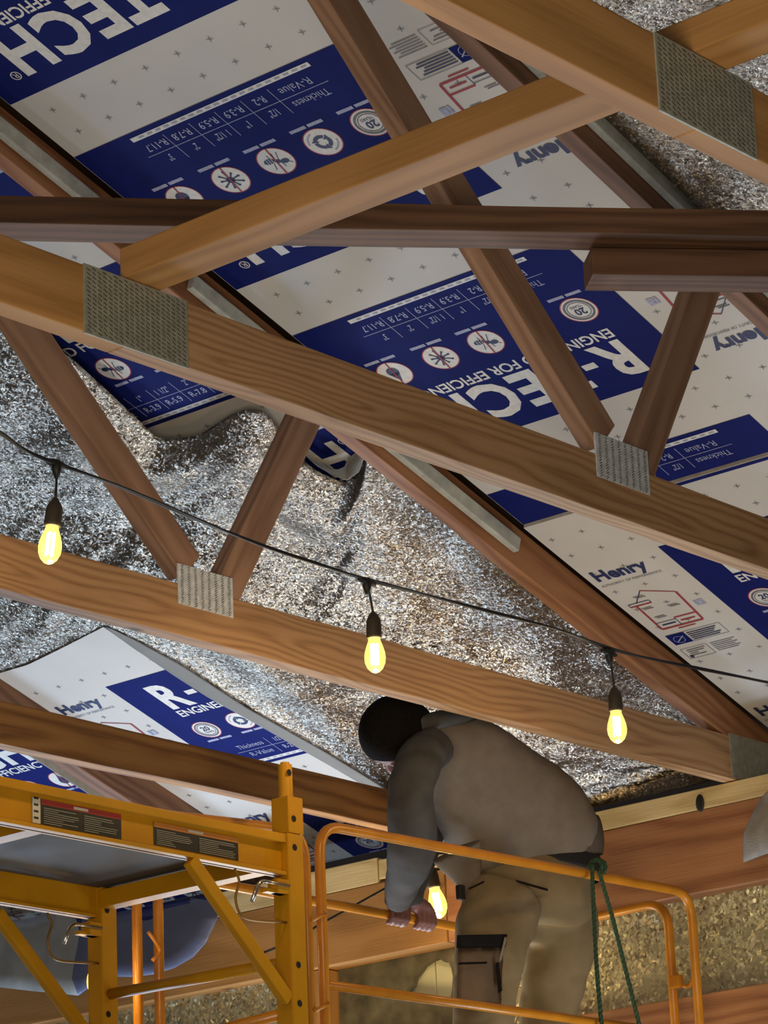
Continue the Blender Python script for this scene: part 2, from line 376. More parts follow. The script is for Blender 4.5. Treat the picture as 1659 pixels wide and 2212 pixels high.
bm = bmesh.new()
for k in range(5): ubox(bm, XW + .062, XW + .068, 2.90 + k * .055, 2.953 + k * .055, .6, .85, .001)
tag(part('siding_board', bm, 'cream'), 'cream grooved siding seen through the torn hole in the dark panel', 'siding')
# grey scrap hanging over the header at the right edge
def sheet_from(name, outline, depth_fn, mats, parent=None, thick=.006, mi_fn=None, sub=3):
    bm = bmesh.new(); vs = [bm.verts.new(p) for p in outline]
    es2 = [bm.edges.new((vs[i], vs[(i + 1) % len(vs)])) for i in range(len(vs))]
    bmesh.ops.triangle_fill(bm, use_beauty=True, edges=es2)
    bmesh.ops.subdivide_edges(bm, edges=bm.edges[:], cuts=sub, use_grid_fill=True)
    bmesh.ops.triangulate(bm, faces=bm.faces[:])
    for v in bm.verts: v.co += depth_fn(v.co)
    for f in bm.faces: f.smooth = True
    if mi_fn:
        for f in bm.faces: f.material_index = mi_fn(f.calc_center_median())
    bmesh.ops.solidify(bm, geom=bm.faces[:], thickness=thick)
    return part(name, bm, mats, parent)
o = sheet_from('felt_scrap', [WV(onX(px, py, 3.555)) for px, py in [(1605, 1862), (1612, 1800), (1625, 1760), (1640, 1725), (1675, 1690), (1700, 1690), (1700, 1830), (1650, 1846)]],
    lambda c: Vector((.008 * math.sin(c.z * 30), 0, 0)), 'greyscrap', thick=.004)
tag(o, 'grey fibrous scrap hanging over the header at the right edge, under the truss heel', 'scrap')

# ================================================================ INSULATION BOARDS
def text_bm(body, bold=.0):
    cu = D.curves.new('t', 'FONT'); cu.body = body; cu.size = 1; cu.offset = bold; cu.resolution_u = 3
    o = D.objects.new('t', cu); COL.objects.link(o)
    dg = bpy.context.evaluated_depsgraph_get(); me = D.meshes.new_from_object(o.evaluated_get(dg))
    vs = [(v.co.x, v.co.y) for v in me.vertices]; fs = [tuple(p.vertices) for p in me.polygons]
    D.objects.remove(o); D.curves.remove(cu); D.meshes.remove(me)
    return vs, fs
CAP = .7
TILE_V, TILE_F = [], []      # (x, y_down, z) units, faces with material index
def t_add(vs, fs, mi):
    o = len(TILE_V); TILE_V.extend(vs); TILE_F.extend((tuple(i + o for i in f), mi) for f in fs)
Z1, Z2, Z3, Z4 = .0003, .0006, .0009, .0012
def t_rect(x0, x1, y0, y1, mi, z=Z2): t_add([(x0, y0, z), (x1, y0, z), (x1, y1, z), (x0, y1, z)], [(0, 1, 2, 3)], mi)
def t_line(x0, y0, x1, y1, w, mi, z=Z2):
    dx, dy = x1 - x0, y1 - y0; L = math.hypot(dx, dy); nx, ny = -dy / L * w / 2, dx / L * w / 2
    t_add([(x0 + nx, y0 + ny, z), (x1 + nx, y1 + ny, z), (x1 - nx, y1 - ny, z), (x0 - nx, y0 - ny, z)], [(0, 1, 2, 3)], mi)
def t_text(body, x0, x1, ytop, ybase, mi, z=Z2, bold=.0):
    vs, fs = text_bm(body, bold)
    mnx = min(v[0] for v in vs); mxx = max(v[0] for v in vs)
    sx = (x1 - x0) / (mxx - mnx); sy = (ybase - ytop) / CAP
    t_add([(x0 + (v[0] - mnx) * sx, ybase - v[1] * sy, z) for v in vs], fs, mi)
def t_disc(cx, cy, r, mi, z, r2=0, n=28, sx=1, sy=1, a0=0, a1=2 * math.pi):
    full = abs(a1 - a0) > 6.2; m_ = n if full else n + 1
    out = [(cx + r * sx * math.cos(a0 + (a1 - a0) * k / n), cy + r * sy * math.sin(a0 + (a1 - a0) * k / n), z) for k in range(m_)]
    if r2:
        inn = [(cx + r2 * sx * math.cos(a0 + (a1 - a0) * k / n), cy + r2 * sy * math.sin(a0 + (a1 - a0) * k / n), z) for k in range(m_)]
        t_add(out + inn, [(k, (k + 1) % m_, m_ + (k + 1) % m_, m_ + k) for k in range(n)], mi)
    else: t_add(out, [tuple(range(m_))] if full else [tuple(range(m_))], mi)
WHT, BLU, WIN, WI2, NAV, GRY, REDI, COR = range(8)
BMATS = ['white', 'blue', 'wink', 'wink2', 'navy', 'grey', 'red', 'core']
TP = .3845
t_rect(.14, .60, 0, .28, BLU, Z1)
# big letters
for ch, x0, x1 in (('R', .193, .243), ('T', .272, .322), ('E', .327, .368), ('C', .374, .430), ('H', .439, .493)):
    t_text(ch, x0, x1, .027, .091, WIN, bold=.035)
t_rect(.247, .266, .058, .069, WIN)
t_disc(.5055, .033, .0068, WIN, Z2, .0055); t_text('R', .5025, .509, .029, .037, WIN)
t_text('ENGINEERED FOR EFFICIENCY', .191, .500, .0995, .1165, WIN, bold=.02)
# five round icons
icx = [.199, .269, .340, .4105, .484]; R_ = .0235
for i, cx_ in enumerate(icx):
    t_disc(cx_, .161, R_, REDI, Z2, R_ * .94); t_disc(cx_, .161, R_ * .94, WIN, Z2)
    t_rect(cx_ - .024, cx_ - .002, .188, .193, WI2); t_rect(cx_ + .001, cx_ + .024, .188, .193, WI2)
cx_, cy_ = icx[0], .161
t_disc(cx_, cy_, .0195, GRY, Z3, .0165); t_disc(cx_, cy_, .0150, GRY, Z3, .0138)
t_text('20', cx_ - .0075, cx_ + .0075, cy_ - .009, cy_ + .002, NAV, Z3, .03); t_text('YEARS', cx_ - .0085, cx_ + .0085, cy_ + .004, cy_ + .009, NAV, Z3)
cx_ = icx[1]
for k in range(3):
    a = math.radians(-90 + 120 * k); t_disc(cx_, cy_, .0115, NAV, Z3, .0065, 8, a0=a + .25, a1=a + 1.75)
    bx, by = cx_ + .009 * math.cos(a + 1.85), cy_ + .009 * math.sin(a + 1.85); tx, ty = -math.sin(a + 1.85), math.cos(a + 1.85)
    nx, ny = math.cos(a + 1.85), math.sin(a + 1.85)
    t_add([(bx + nx * .005, by + ny * .005, Z3), (bx - nx * .005, by - ny * .005, Z3), (bx + tx * .006, by + ty * .006, Z3)], [(0, 1, 2)], NAV)
for a in (.1, 3.3): t_disc(cx_, cy_, .0185, WI2, Z3, .0165, 10, a0=a, a1=a + 1.2)
cx_ = icx[2]   # insect
for dx, dy, rx, ry in ((-.010, -.004, .0055, .004), (-.002, -.001, .004, .0032), (.008, .003, .0075, .0045)):
    t_disc(cx_ + dx, cy_ + dy, 1, NAV, Z3, sx=rx, sy=ry, n=12)
for k in range(3): t_line(cx_ + .004 + k * .0035, cy_ - .002, cx_ + .003 + k * .0035, cy_ + .007, .0008, WIN, Z4)
for dx in (-.004, 0, .004):
    t_line(cx_ + dx, cy_, cx_ + dx * 1.8 + .002, cy_ - .012, .0011, NAV, Z3); t_line(cx_ + dx, cy_, cx_ + dx * 1.8 - .003, cy_ + .013, .0011, NAV, Z3)
t_line(cx_ - .013, cy_ - .006, cx_ - .017, cy_ - .010, .001, NAV, Z3)
cx_ = icx[3]   # splash of mould
t_disc(cx_, cy_, .0055, NAV, Z3, n=10)
for k in range(9):
    a = k * 2 * math.pi / 9 + .2; r = .012 + .003 * ((k * 7) % 3) / 2
    t_line(cx_, cy_, cx_ + r * math.cos(a), cy_ + r * math.sin(a), .0022, NAV, Z3); t_disc(cx_ + r * math.cos(a), cy_ + r * math.sin(a), .0018, NAV, Z3, n=8)
cx_ = icx[4]   # drop
t_disc(cx_, cy_ + .004, .0085, NAV, Z3, n=16)
t_add([(cx_ - .0082, cy_ + .0018, Z3), (cx_ + .0082, cy_ + .0018, Z3), (cx_ + .001, cy_ - .0165, Z3)], [(0, 1, 2)], NAV)
for i in (2, 3, 4): t_line(icx[i] + .003, cy_ - R_ * .95, icx[i] - .003, cy_ + R_ * .95, .0018, REDI, Z4)
# thickness table
t_text('Thickness', .205, .256, .219, .230, WI2); t_text('R-Value', .212, .256, .2425, .254, WI2)
for x, a, b_ in ((.2865, '1/2"', 'R-2'), (.326, '1"', 'R-3.9'), (.365, '1 1/2"', 'R-5.9'), (.406, '2"', 'R-7.8'), (.446, '3"', 'R-11.7')):
    w = .0035 * len(a); t_text(a, x - w / 2, x + w / 2, .220, .231, WI2, bold=.01)
    w = .0052 * len(b_); t_text(b_, x - w / 2, x + w / 2, .2435, .2545, WI2, bold=.01)
t_line(.195, .2375, .470, .2375, .0009, WI2)
for x in (.266, .306, .3455, .3855, .426): t_line(x, .215, x, .260, .0009, WI2)
t_rect(.1955, .4665, .2655, .2725, WIN)
for k in range(20): t_rect(.2 + k * .013, .2075 + k * .013, .2676, .2704, WI2, Z3)
MARK0 = len(TILE_V)
# margin print
t_text('Henry', .020, .105, .006, .0285, NAV, bold=.035)
t_text('AUTHORITY OF PERFORMANCE', .016, .114, .0385, .0435, GRY)
H = [(.058, .062), (.101, .085), (.094, .149), (.027, .147), (.030, .088)]
t_line(.058, .062, .101, .082, .0016, REDI); t_line(.101, .082, .0945, .148, .0032, REDI); t_line(.0945, .1485, .027, .1485, .003, REDI)
t_line(.027, .148, .030, .090, .0030, REDI); t_line(.021, .084, .055, .084, .0012, NAV); t_line(.021, .090, .055, .090, .0022, REDI); t_line(.021, .084, .021, .090, .001, NAV); t_line(.055, .084, .055, .090, .001, NAV)
t_line(.035, .084, .058, .062, .0012, NAV); t_line(.027, .134, .060, .134, .0010, NAV); t_line(.060, .131, .095, .131, .0024, REDI); t_line(.060, .131, .060, .148, .001, NAV)
t_rect(.034, .056, .139, .1415, NAV); t_rect(.065, .088, .1385, .141, REDI)
for x, y in ((.040, .097), (.078, .104), (.044, .120), (.047, .071)):
    t_rect(x - .008, x + .008, y, y + .0015, GRY); t_rect(x - .006, x + .010, y + .003, y + .0045, GRY)
t_rect(.050, .078, .153, .155, REDI)
t_rect(.020, .049, .160, .180, BLU); t_disc(.034, .171, .008, WI2, Z3, .0072, 14, sx=1.1, sy=.8); t_line(.028, .175, .044, .166, .0014, WI2, Z3)
for (x0, x1, y0, y1) in ((.049, .108, .160, .180), (.018, .060, .187, .211)):
    for l in ((x0, y0, x1, y0), (x1, y0, x1, y1), (x1, y1, x0, y1), (x0, y1, x0, y0)): t_line(*l, .0007, GRY)
for k in range(5): t_rect(.052, .100 - .004 * (k % 3), .163 + k * .0033, .1645 + k * .0033, NAV)
for k, w in enumerate((.030, .026, .014, .024)): t_rect(.025, .025 + w, .191 + k * .0042, .1925 + k * .0042, GRY)
t_disc(.024, .206, .0032, NAV, Z3, n=10)
for k in range(6): t_rect(.066, .106 - .006 * (k % 2), .188 + k * .0038, .1892 + k * .0038, GRY)
t_rect(.108, .112, .095, .107, WI2); t_rect(.1135, .122, .095, .107, WI2)
def margin_y(x, y):
    if y < .052: return y + .008
    if x > .107 and y < .11: return .128 + (y - .095) * 1.1
    if y < .158: return .078 + (y - .062) * 1.087
    if y < .1835: return .188 + (y - .160) * 1.3
    return .226 + (y - .187) * 1.08
for i in range(MARK0, len(TILE_V)): TILE_V[i] = (TILE_V[i][0] - .004, margin_y(TILE_V[i][0], TILE_V[i][1]), TILE_V[i][2])
CR = .0489
def cross_list():
    out = []
    for i in range(12):
        for j in range(8):
            x = .0215 + i * CR; y = -.0307 + j * CR
            if y > TP - .032: continue
            if x > .133 and -.004 < y < .285: continue
            if x < .108 and (.185 < y < .262): continue
            out.append((x, y))
    return out
for x, y in cross_list():
    t_line(x - .0042, y - .0012, x + .0042, y + .0012, .0010, GRY); t_line(x + .0012, y - .0042, x - .0012, y + .0042, .0010, GRY)

def board(label, y0, y1, s0, s1, inverted, origins, yorg, th=.020, a=2.30, lift=0.0, margin_dx=0.0, bend=None, group=None):
    """board lying on the underside of the roof; x = reading right, y = reading down"""
    bm = bmesh.new()
    if inverted: X_, U_ = Vector((0, 1, 0)), Vector((1, 0, -1 / 3)).normalized()
    else: X_, U_ = Vector((0, -1, 0)), -Vector((1, 0, -1 / 3)).normalized()
    Nn = X_.cross(U_)
    O = roofp(origins[0], yorg, a)
    # local frame (units): x right, y up, z out of the board toward the room
    if inverted: xr = (y0 - yorg, y1 - yorg); yr = (s0 - origins[0], s1 - origins[0])
    else: xr = (yorg - y1, yorg - y0); yr = (origins[0] - s1, origins[0] - s0)
    b2 = bmesh.new()
    box(b2, xr[0], xr[1], yr[0], yr[1], -th, 0)
    for f in b2.faces: f.material_index = WHT if abs(f.normal.z) > .9 else COR
    b2.normal_update()
    for f in b2.faces: f.material_index = WHT if f.normal.z > .9 else COR
    pr = bmesh.new()
    for s_ in origins:
        dy = (s_ - origins[0]) if inverted else (origins[0] - s_)
        vv = [pr.verts.new((x, dy - y, z + .0002)) for x, y, z in TILE_V]
        for f, mi in TILE_F:
            try: nf = pr.faces.new([vv[i] for i in f]); nf.material_index = mi
            except ValueError: pass
    for co, no in (((xr[0] + .001, 0, 0), (-1, 0, 0)), ((xr[1] - .001, 0, 0), (1, 0, 0)), ((0, yr[0] + .001, 0), (0, -1, 0)), ((0, yr[1] - .001, 0), (0, 1, 0))):
        bmesh.ops.bisect_plane(pr, geom=pr.verts[:] + pr.edges[:] + pr.faces[:], plane_co=co, plane_no=no, clear_outer=True)
    bm2 = bmesh.new(); merge(bm2, b2); merge(bm2, pr)
    if bend:
        n = 16
        for i in range(1, n):
            bmesh.ops.bisect_plane(bm2, geom=bm2.verts[:] + bm2.edges[:] + bm2.faces[:], plane_co=(0, yr[0] + (yr[1] - yr[0]) * i / n, 0), plane_no=(0, 1, 0))
        for v in bm2.verts: v.co.z += bend(v.co.x, v.co.y)
    for v in bm2.verts: v.co = v.co * S
    me = D.meshes.new('insulation_board'); bm2.to_mesh(me); bm2.free()
    for k in BMATS: me.materials.append(M[k])
    o = D.objects.new('insulation_board', me); COL.objects.link(o)
    O2 = O + Nn * lift
    o.matrix_world = Matrix.Translation(WV(O2)) @ Matrix((X_, U_, Nn)).transposed().to_4x4()
    return tag(o, label, 'insulation board', group)
board('largest insulation board, printed upside down, filling the upper middle', 1.832, 2.392, 1.85, 3.276, True, [2.711, 2.327, 3.094, 3.478], 1.842)
board('white insulation board with upright blue lettering at right, below the upside-down one', 1.832, 2.392, 3.2775, 3.96, False, [3.389, 3.0045, 3.7735], 2.396, lift=.004)
board('insulation board at upper left beyond the sloping chord, above the foil', 2.445, 3.0, 1.85, 3.195, False, [2.60, 2.216, 2.985], 2.99)
board('bluish white insulation board with large letter R, uncovered at lower left below the foil', 2.95, 3.392, 3.20, 3.935, False, [3.359, 3.743], 3.39)
board('farthest insulation board, at the lower left behind the yellow platform', 3.526, 4.05, 2.9, 3.945, False, [3.387, 3.7715], 4.016)
# ================================================================ ROOF TRUSSES
def slots(bm, x0, x1, z0, z1, y, cols, rows, w, h, stag, vertical, slope=0.0):
    for i in range(cols):
        for j in range(rows):
            x = x0 + (x1 - x0) * (i + .5) / cols; z = z0 + (z1 - z0) * (j + .5 + (stag if i % 2 else 0)) / (rows + stag)
            x += (random.random() - .5) * .0006; hw, hh = (w / 2, h / 2)
            sl = slope * (.6 + .8 * random.random())
            vs = [bm.verts.new(W(x - hw, y, z - hh + sl * hw)), bm.verts.new(W(x + hw, y, z - hh - sl * hw)), bm.verts.new(W(x + hw, y, z + hh - sl * hw)), bm.verts.new(W(x - hw, y, z + hh + sl * hw))]
            f = bm.faces.new(vs); f.material_index = 1
def nail_plate(parent, y, x0, x1, z0, z1, kind):
    bm = bmesh.new(); ubox(bm, x0, x1, y - .0012, y + .001, z0, z1, .0006)
    if kind == 'splice': slots(bm, x0 + .002, x1 - .002, z0 + .001, z1 - .001, y - .00145, 19, 15, .0042, .0009, .5, False, .5)
    elif kind == 'node': slots(bm, x0 + .001, x1 - .001, z0 + .0005, z1 - .0005, y - .00145, 8, 17, .0042, .0009, 0, True, -.9)
    o = part('nail_plate', bm, ['plate2' if kind == 'node' else 'plate', 'slot'], parent)
    if kind == 'node': o['label'] = 'bright steel nail plate with vertical rows of teeth'
    elif kind == 'heel': o['label'] = 'smooth grey nail plate at the end'
    else: o['label'] = 'dull grey slotted nail plate'
    return o
TH = .0235
def truss(label, y, webs=True, mats=('chord', 'chord', 'web', 'brownstrip'), x0=1.35, x1=3.655, zb=.997, splice=True, node=True, heel=True, tc=(1.15, 3.70), h=.0615, top_y=None):
    r = root('roof_truss', W(2.5, y + TH / 2, zb), label, 'roof truss', 'roof trusses')
    yc = y + TH / 2; zc = zb + h / 2
    if splice:
        lumber('bottom_chord', (x0, yc, zc), (1.80, yc, zc), (0, 0, 1), h, TH, mats[0], r)
        lumber('bottom_chord', (1.8005, yc, zc), (x1, yc, zc), (0, 0, 1), h, TH, mats[1], r, wob=.004)
        nail_plate(r, y, 1.750, 1.876, .9955, 1.0595, 'splice')
    else: lumber('bottom_chord', (x0, yc, zc), (x1, yc, zc), (0, 0, 1), h, TH, mats[1], r, wob=.006)
    yt = (top_y if top_y is not None else y) + TH / 2
    d = Vector((1, 0, -1 / 3)).normalized(); w = .0555
    # top chord: under edge on a=2.243, upper edge on a=2.3015
    ac = 2.2715
    lumber('top_chord', (tc[0], yt, ac - tc[0] / 3), (tc[1], yt, ac - tc[1] / 3), (0, 0, 1), w, TH - .001, mats[3], r)
    if webs:
        lumber('web', (2.497, yc + .0002, 1.083), (1.945, yc + .0002, 1.590), (.677, 0, .736), .0425, TH - .0005, mats[2], r)
        lumber('web', (2.557, yc + .0004, 1.0645), (2.722, yc + .0004, 1.338), (.833, 0, -.553), .040, TH - .0010, mats[2], r)
    if node: nail_plate(r, y, 2.4725, 2.563, 1.034, 1.082, 'node')
    if heel: nail_plate(r, y, 3.561, 3.658, .999, 1.062, 'heel')
    return r
truss('nearest roof truss at the upper right corner, orange wood with a slotted steel plate', 1.20, webs=False, mats=('orange', 'orange', 'web', 'brownstrip'), node=False, heel=False)
truss('second roof truss, its long chord crossing the middle of the photo with two webs', 1.805, mats=('orange', 'chord', 'web', 'brownstrip'))
truss('third roof truss, behind the three hanging bulbs, grey plate at its right end', 2.403, mats=('chord', 'chord', 'web', 'redwood'))
truss('fourth roof truss with wavy grain, its chord running into the worker’s shoulder', 2.905, webs=False, mats=('fig', 'fig', 'web', 'brownstrip'), zb=.9985, node=False, splice=False, heel=False, x0=2.3, h=.056, tc=(3.3, 3.70))
r5 = root('roof_truss', W(3.3, 3.40, 1.0), 'farthest roof truss, only its brown sloping chord shows at lower left', 'roof truss', 'roof trusses')
d5 = 2.2715
lumber('top_chord', (2.9, 3.405, d5 - 2.9 / 3), (3.72, 3.405, d5 - 3.72 / 3), (0, 0, 1), .0555, .03, 'brownstrip', r5)
# foam strips along the near faces of the top chords
def strip(label, y, xa, xb, a=2.268, w=.020, t=.010):
    o = lumber('foam_strip', (xa, y - t / 2 - .0005, a - xa / 3), (xb, y - t / 2 - .0005, a - xb / 3), (0, 0, 1), w, t, 'strip', bev=.004)
    return tag(o, label, 'foam strip', 'foam strips along the top chords')
strip('grey foam strip at the left edge, ending at the dark brace', 2.403, 2.02, 2.368)
strip('grey foam strip between the big crossing brace and the long middle chord', 2.403, 2.50, 2.80)
strip('pale grey foam strip with rounded end, below the long middle chord beside the foil', 2.403, 2.83, 3.10, a=2.2685)
strip('grey foam strip at upper right between brown chord and bright foil', 1.805, 2.30, 2.83, a=2.276)
# bracing lumber
tag(lumber('lateral_brace', (1.823, .70, 1.0755), (1.823, 1.812, 1.0755), (0, 0, 1), .029, .044, 'orange', wob=.003), 'light brown brace lying across the chords of the two nearest trusses', 'brace')
tag(lumber('diagonal_brace', (1.775, 2.130, 1.2145), (2.62, 1.395, 1.2145), (0, 0, 1), .028, .044, 'dark', wob=.003), 'dark brown brace running level across the upper photo behind the light brown one', 'brace')
tag(lumber('diagonal_brace', (2.322, 1.690, 1.1835), (2.62, 1.425, 1.1835), (0, 0, 1), .0285, .042, 'dark'), 'short dark brace lapped under the long dark one at the right edge', 'brace')

# ================================================================ FOIL
def resample(pts, n):
    d = [0]
    for a, b_ in zip(pts, pts[1:]): d.append(d[-1] + (a - b_).length)
    out = []
    for i in range(n + 1):
        t = d[-1] * i / n; k = 0
        while k < len(d) - 2 and d[k + 1] < t: k += 1
        u = (t - d[k]) / max(1e-9, d[k + 1] - d[k]); out.append(pts[k].lerp(pts[k + 1], u))
    return out
def ruled(name, A, B, n, m_, disp, mats, parent=None, thick=.005, mi_fn=None):
    bm = bmesh.new(); g = []
    for i in range(n + 1):
        r = []
        for j in range(m_ + 1):
            v = j / m_; p = A[i].lerp(B[i], v); r.append(bm.verts.new(p + disp(i / n, v, p)))
        g.append(r)
    for i in range(n):
        for j in range(m_):
            f = bm.faces.new((g[i][j], g[i + 1][j], g[i + 1][j + 1], g[i][j + 1])); f.smooth = True
    if mi_fn:
        for f in bm.faces: f.material_index = mi_fn(f.calc_center_median())
    bmesh.ops.solidify(bm, geom=bm.faces[:], thickness=thick)
    return part(name, bm, mats, parent, smooth=True)
RN = Vector((-1 / 3, 0, -1)).normalized()
fr = root('foil_blanket', WV(roofp(3.1, 2.7, 2.25)), 'large crumpled silver foil blanket sagging under the roof behind the three hanging bulbs', 'foil insulation')
U = [(-70, 650), (80, 722), (160, 775), (240, 848), (300, 905), (345, 946), (385, 945), (430, 938), (470, 912), (500, 893), (535, 881), (568, 884), (590, 905), (612, 945), (645, 985), (690, 1018), (745, 1042), (775, 1022), (790, 990), (797, 968), (900, 1040), (1100, 1195), (1300, 1370), (1480, 1520), (1575, 1600), (1590, 1660)]
L_ = [(-70, 1470), (0, 1452), (60, 1434), (130, 1400), (228, 1350), (300, 1384), (400, 1438), (540, 1530), (700, 1620), (850, 1712), (1000, 1800), (1130, 1790), (1265, 1748), (1420, 1712), (1590, 1672)]
UA = [onR(*p, 2.275) for p in U]; LA = [onR(*p, 2.205) for p in L_]
# slide the lower edge up on to the wall line
LA = [Vector((min(p.x, 3.60), p.y, p.z)) if p.x > 3.60 else p for p in LA]
UA = [WV(p) for p in resample(UA, 150)]; LA = [WV(p) for p in resample(LA, 150)]
def foil_disp(u, v, p):
    e = min(1, 6 * v * (1 - v) * 1.2)
    w = .030 * math.sin(v * 9 + u * 3.2) * (1 - .6 * u) + .022 * noise.noise(Vector((u * 9, v * 3.5, 1.7))) + .012 * noise.noise(Vector((u * 26 + v * 8, v * 9, 5.1))) + .004 * noise.noise(Vector((u * 80, v * 40, 2)))
    return RN * (w * e + .004)
ruled('foil_sheet', UA, LA, 150, 70, foil_disp, 'foil', fr)
# pale backing rolled over along the lower edge
I1 = [(228, 1350), (300, 1384), (400, 1438), (540, 1530), (700, 1620), (850, 1712), (930, 1760)]
I2 = [(224, 1353), (290, 1400), (375, 1458), (445, 1503), (515, 1541), (605, 1592), (685, 1636), (800, 1702)]
A1 = [WV(p) for p in resample([onR(*p, 2.205) for p in I1], 50)]; A2 = [WV(p) for p in resample([onR(*p, 2.235) for p in I2], 50)]
o = ruled('backing_edge', A1, A2, 50, 10, lambda u, v, p: RN * (.014 * math.sin(math.pi * v) * min(1, u * 6 + .3) + .002), 'foilback', fr)
o['label'] = 'matt pale backing rolled along the lower edge'
# torn curled flap near the middle
FA = [WV(p) for p in resample([onR(*p, 2.262) for p in [(648, 962), (665, 990), (700, 1016), (748, 1040), (776, 1020), (792, 975)]], 20)]
FB = [WV(p) for p in resample([onR(*p, 2.285) for p in [(700, 1000), (716, 1012), (730, 1014), (744, 1008), (752, 990), (770, 976)]], 20)]
o = ruled('backing_flap', FA, FB, 20, 6, lambda u, v, p: RN * .012 * math.sin(math.pi * v), 'foilback', fr); o['label'] = 'torn curled flap showing the pale backing'
# foil of the near bay, right of the second truss
fr2 = root('foil_blanket', WV(roofp(2.8, 1.5, 2.28)), 'bright foil blanket at the upper right corner, above the nearest chord', 'foil insulation')
FA = [WV(roofp(1.6 + 2.16 * i / 70, 1.788, 2.276)) for i in range(71)]; FB = [WV(roofp(1.6 + 2.16 * i / 70, .62, 2.28)) for i in range(71)]
def foil_disp2(u, v, p):
    w = .012 * math.sin(min(v * 6, 1.57)) + .022 * noise.noise(Vector((u * 8, v * 6, 9))) + .010 * noise.noise(Vector((u * 25, v * 17, 4)))
    return RN * (w * min(1, v * 12) + .002)
ruled('foil_sheet', FA, FB, 70, 50, foil_disp2, 'foil', fr2)

# ================================================================ STRING LIGHTS
def bulb_set(sock_top, cable_pt, label, lean=Vector((0, 0, 0)), drop=.05, sc=1.0, power=3.0, group='string light bulbs'):
    """pendant: short lead, socket and filament bulb; metres"""
    top = WV(sock_top); r = root('string_light', WV(cable_pt), label, 'string light', group)
    ax = Vector((lean.x, lean.y, -1)).normalized()
    Rm = Vector((0, 0, -1)).rotation_difference(ax).to_matrix().to_4x4()
    def lathe(bm, prof, n=20, mi=0):
        rings = [[bm.verts.new(top + Rm @ (Vector((rr * math.cos(2 * math.pi * k / n), rr * math.sin(2 * math.pi * k / n), -z)) * sc)) for k in range(n)] for z, rr in prof]
        for a, b_ in zip(rings, rings[1:]):
            for k in range(n): f = bm.faces.new((a[k], a[(k + 1) % n], b_[(k + 1) % n], b_[k])); f.smooth = True; f.material_index = mi
        bm.faces.new(rings[0]); bm.faces.new(rings[-1])
    bm = bmesh.new(); lathe(bm, [(0, .004), (.004, .0075), (.014, .0135), (.020, .0160), (.030, .0168), (.055, .0172), (.060, .0160)]); 
    part('socket', bm, 'socket', r, origin=None)
    bm = bmesh.new(); lathe(bm, [(.056, .0125), (.066, .0135), (.078, .0180), (.092, .0222), (.104, .0235), (.116, .0222), (.128, .0170), (.136, .0095), (.139, .002)])
    g = part('bulb', bm, 'glass', r); g['label'] = 'glowing teardrop glass bulb'
    bm = bmesh.new()
    for k in range(4):
        a = k * math.pi / 2 + .4; off = Vector((math.cos(a), math.sin(a), 0)) * .0062
        tube(bm, [top + Rm @ ((Vector((0, 0, -.074)) + off) * sc), top + Rm @ ((Vector((0, 0, -.120)) + off * 1.1) * sc)], .0016 * sc, 8)
    part('filament', bm, 'filament', g)
    bm = bmesh.new(); c0 = WV(cable_pt)
    tube(bm, catmull([c0, c0.lerp(top, .5) + Vector((.002, .001, 0)), top + Vector((0, 0, -.004))], 4), .0030, 8); part('lead', bm, 'cable', r)
    bm = bmesh.new(); tube(bm, [c0 + Vector((0, 0, .008)), c0 + Vector((0, 0, .002)), c0 - Vector((0, 0, .016)), c0 - Vector((0, 0, .034))], .01, 10, radii=[.009, .0125, .0105, .005])
    dc = (WV(onY(790, 1250, 2.2)) - WV(onY(120, 1000, 2.2))).normalized()
    tube(bm, [c0 - dc * .032, c0 - dc * .012, c0 + dc * .012, c0 + dc * .032], .008, 10, radii=[.0045, .0095, .0095, .0045])
    part('cable_joint', bm, 'black', r)
    l = D.lights.new('bulb_light', 'POINT'); l.energy = power; l.color = (1, .66, .30); l.shadow_soft_size = .02
    lo = D.objects.new('bulb_light', l); COL.objects.link(lo); lo.location = top + Rm @ Vector((0, 0, -.100 * sc)) + Vector((0, 0, -.045))
    return r
YS = 2.2
cab = [(-60, 905), (0, 936), (60, 975), (122, 1000), (250, 1048), (400, 1112), (560, 1175), (700, 1222), (790, 1252), (900, 1280), (1050, 1318), (1200, 1358), (1312, 1400), (1400, 1422), (1520, 1445), (1659, 1474), (1760, 1490)]
bm = bmesh.new(); tube(bm, catmull([WV(onY(px, py, YS)) for px, py in cab], 5), .0040, 8)
tube(bm, catmull([WV(onY(px, py, YS - .002)) + Vector((0, 0, .004 * math.sin(i * 1.7))) for i, (px, py) in enumerate(cab)], 5), .0028, 8)
tag(part('light_cable', bm, 'cable', smooth=True), 'dark twisted cable of the string lights sagging across the photo', 'cable')
bulb_set(onY(120, 1076, YS), onY(122, 1002, YS), 'leftmost glowing string light, in front of the third truss chord', lean=Vector((-.10, .06, 0)), power=6, sc=1.12)
bulb_set(onY(806, 1322, YS), onY(792, 1256, YS), 'middle glowing string light, above the worker’s head', power=6, sc=1.12)
bulb_set(onY(1327, 1484, YS), onY(1315, 1410, YS), 'rightmost glowing string light, right of the worker’s back', power=6, sc=1.12)
YB = 2.86
bm = bmesh.new()
tube(bm, catmull([WV(onY(px, py, YB + dy)) for px, py, dy in [(560, 2062, .02), (630, 2032, .03), (700, 1992, .03), (780, 1948, .02), (860, 1902, .0), (926, 1850, 0), (1000, 1842, .0), (1100, 1850, .0), (1250, 1880, -.05)]], 5), .004, 8)
tag(part('light_cable', bm, 'cable', smooth=True), 'thin dark cable rising across the header beam to the bulb behind the worker', 'cable')
bulb_set(onY(928, 1868, YB), onY(926, 1852, YB), 'glowing string light between the worker’s arms and trousers', sc=1.25, power=5, lean=Vector((.12, -.1, 0)))
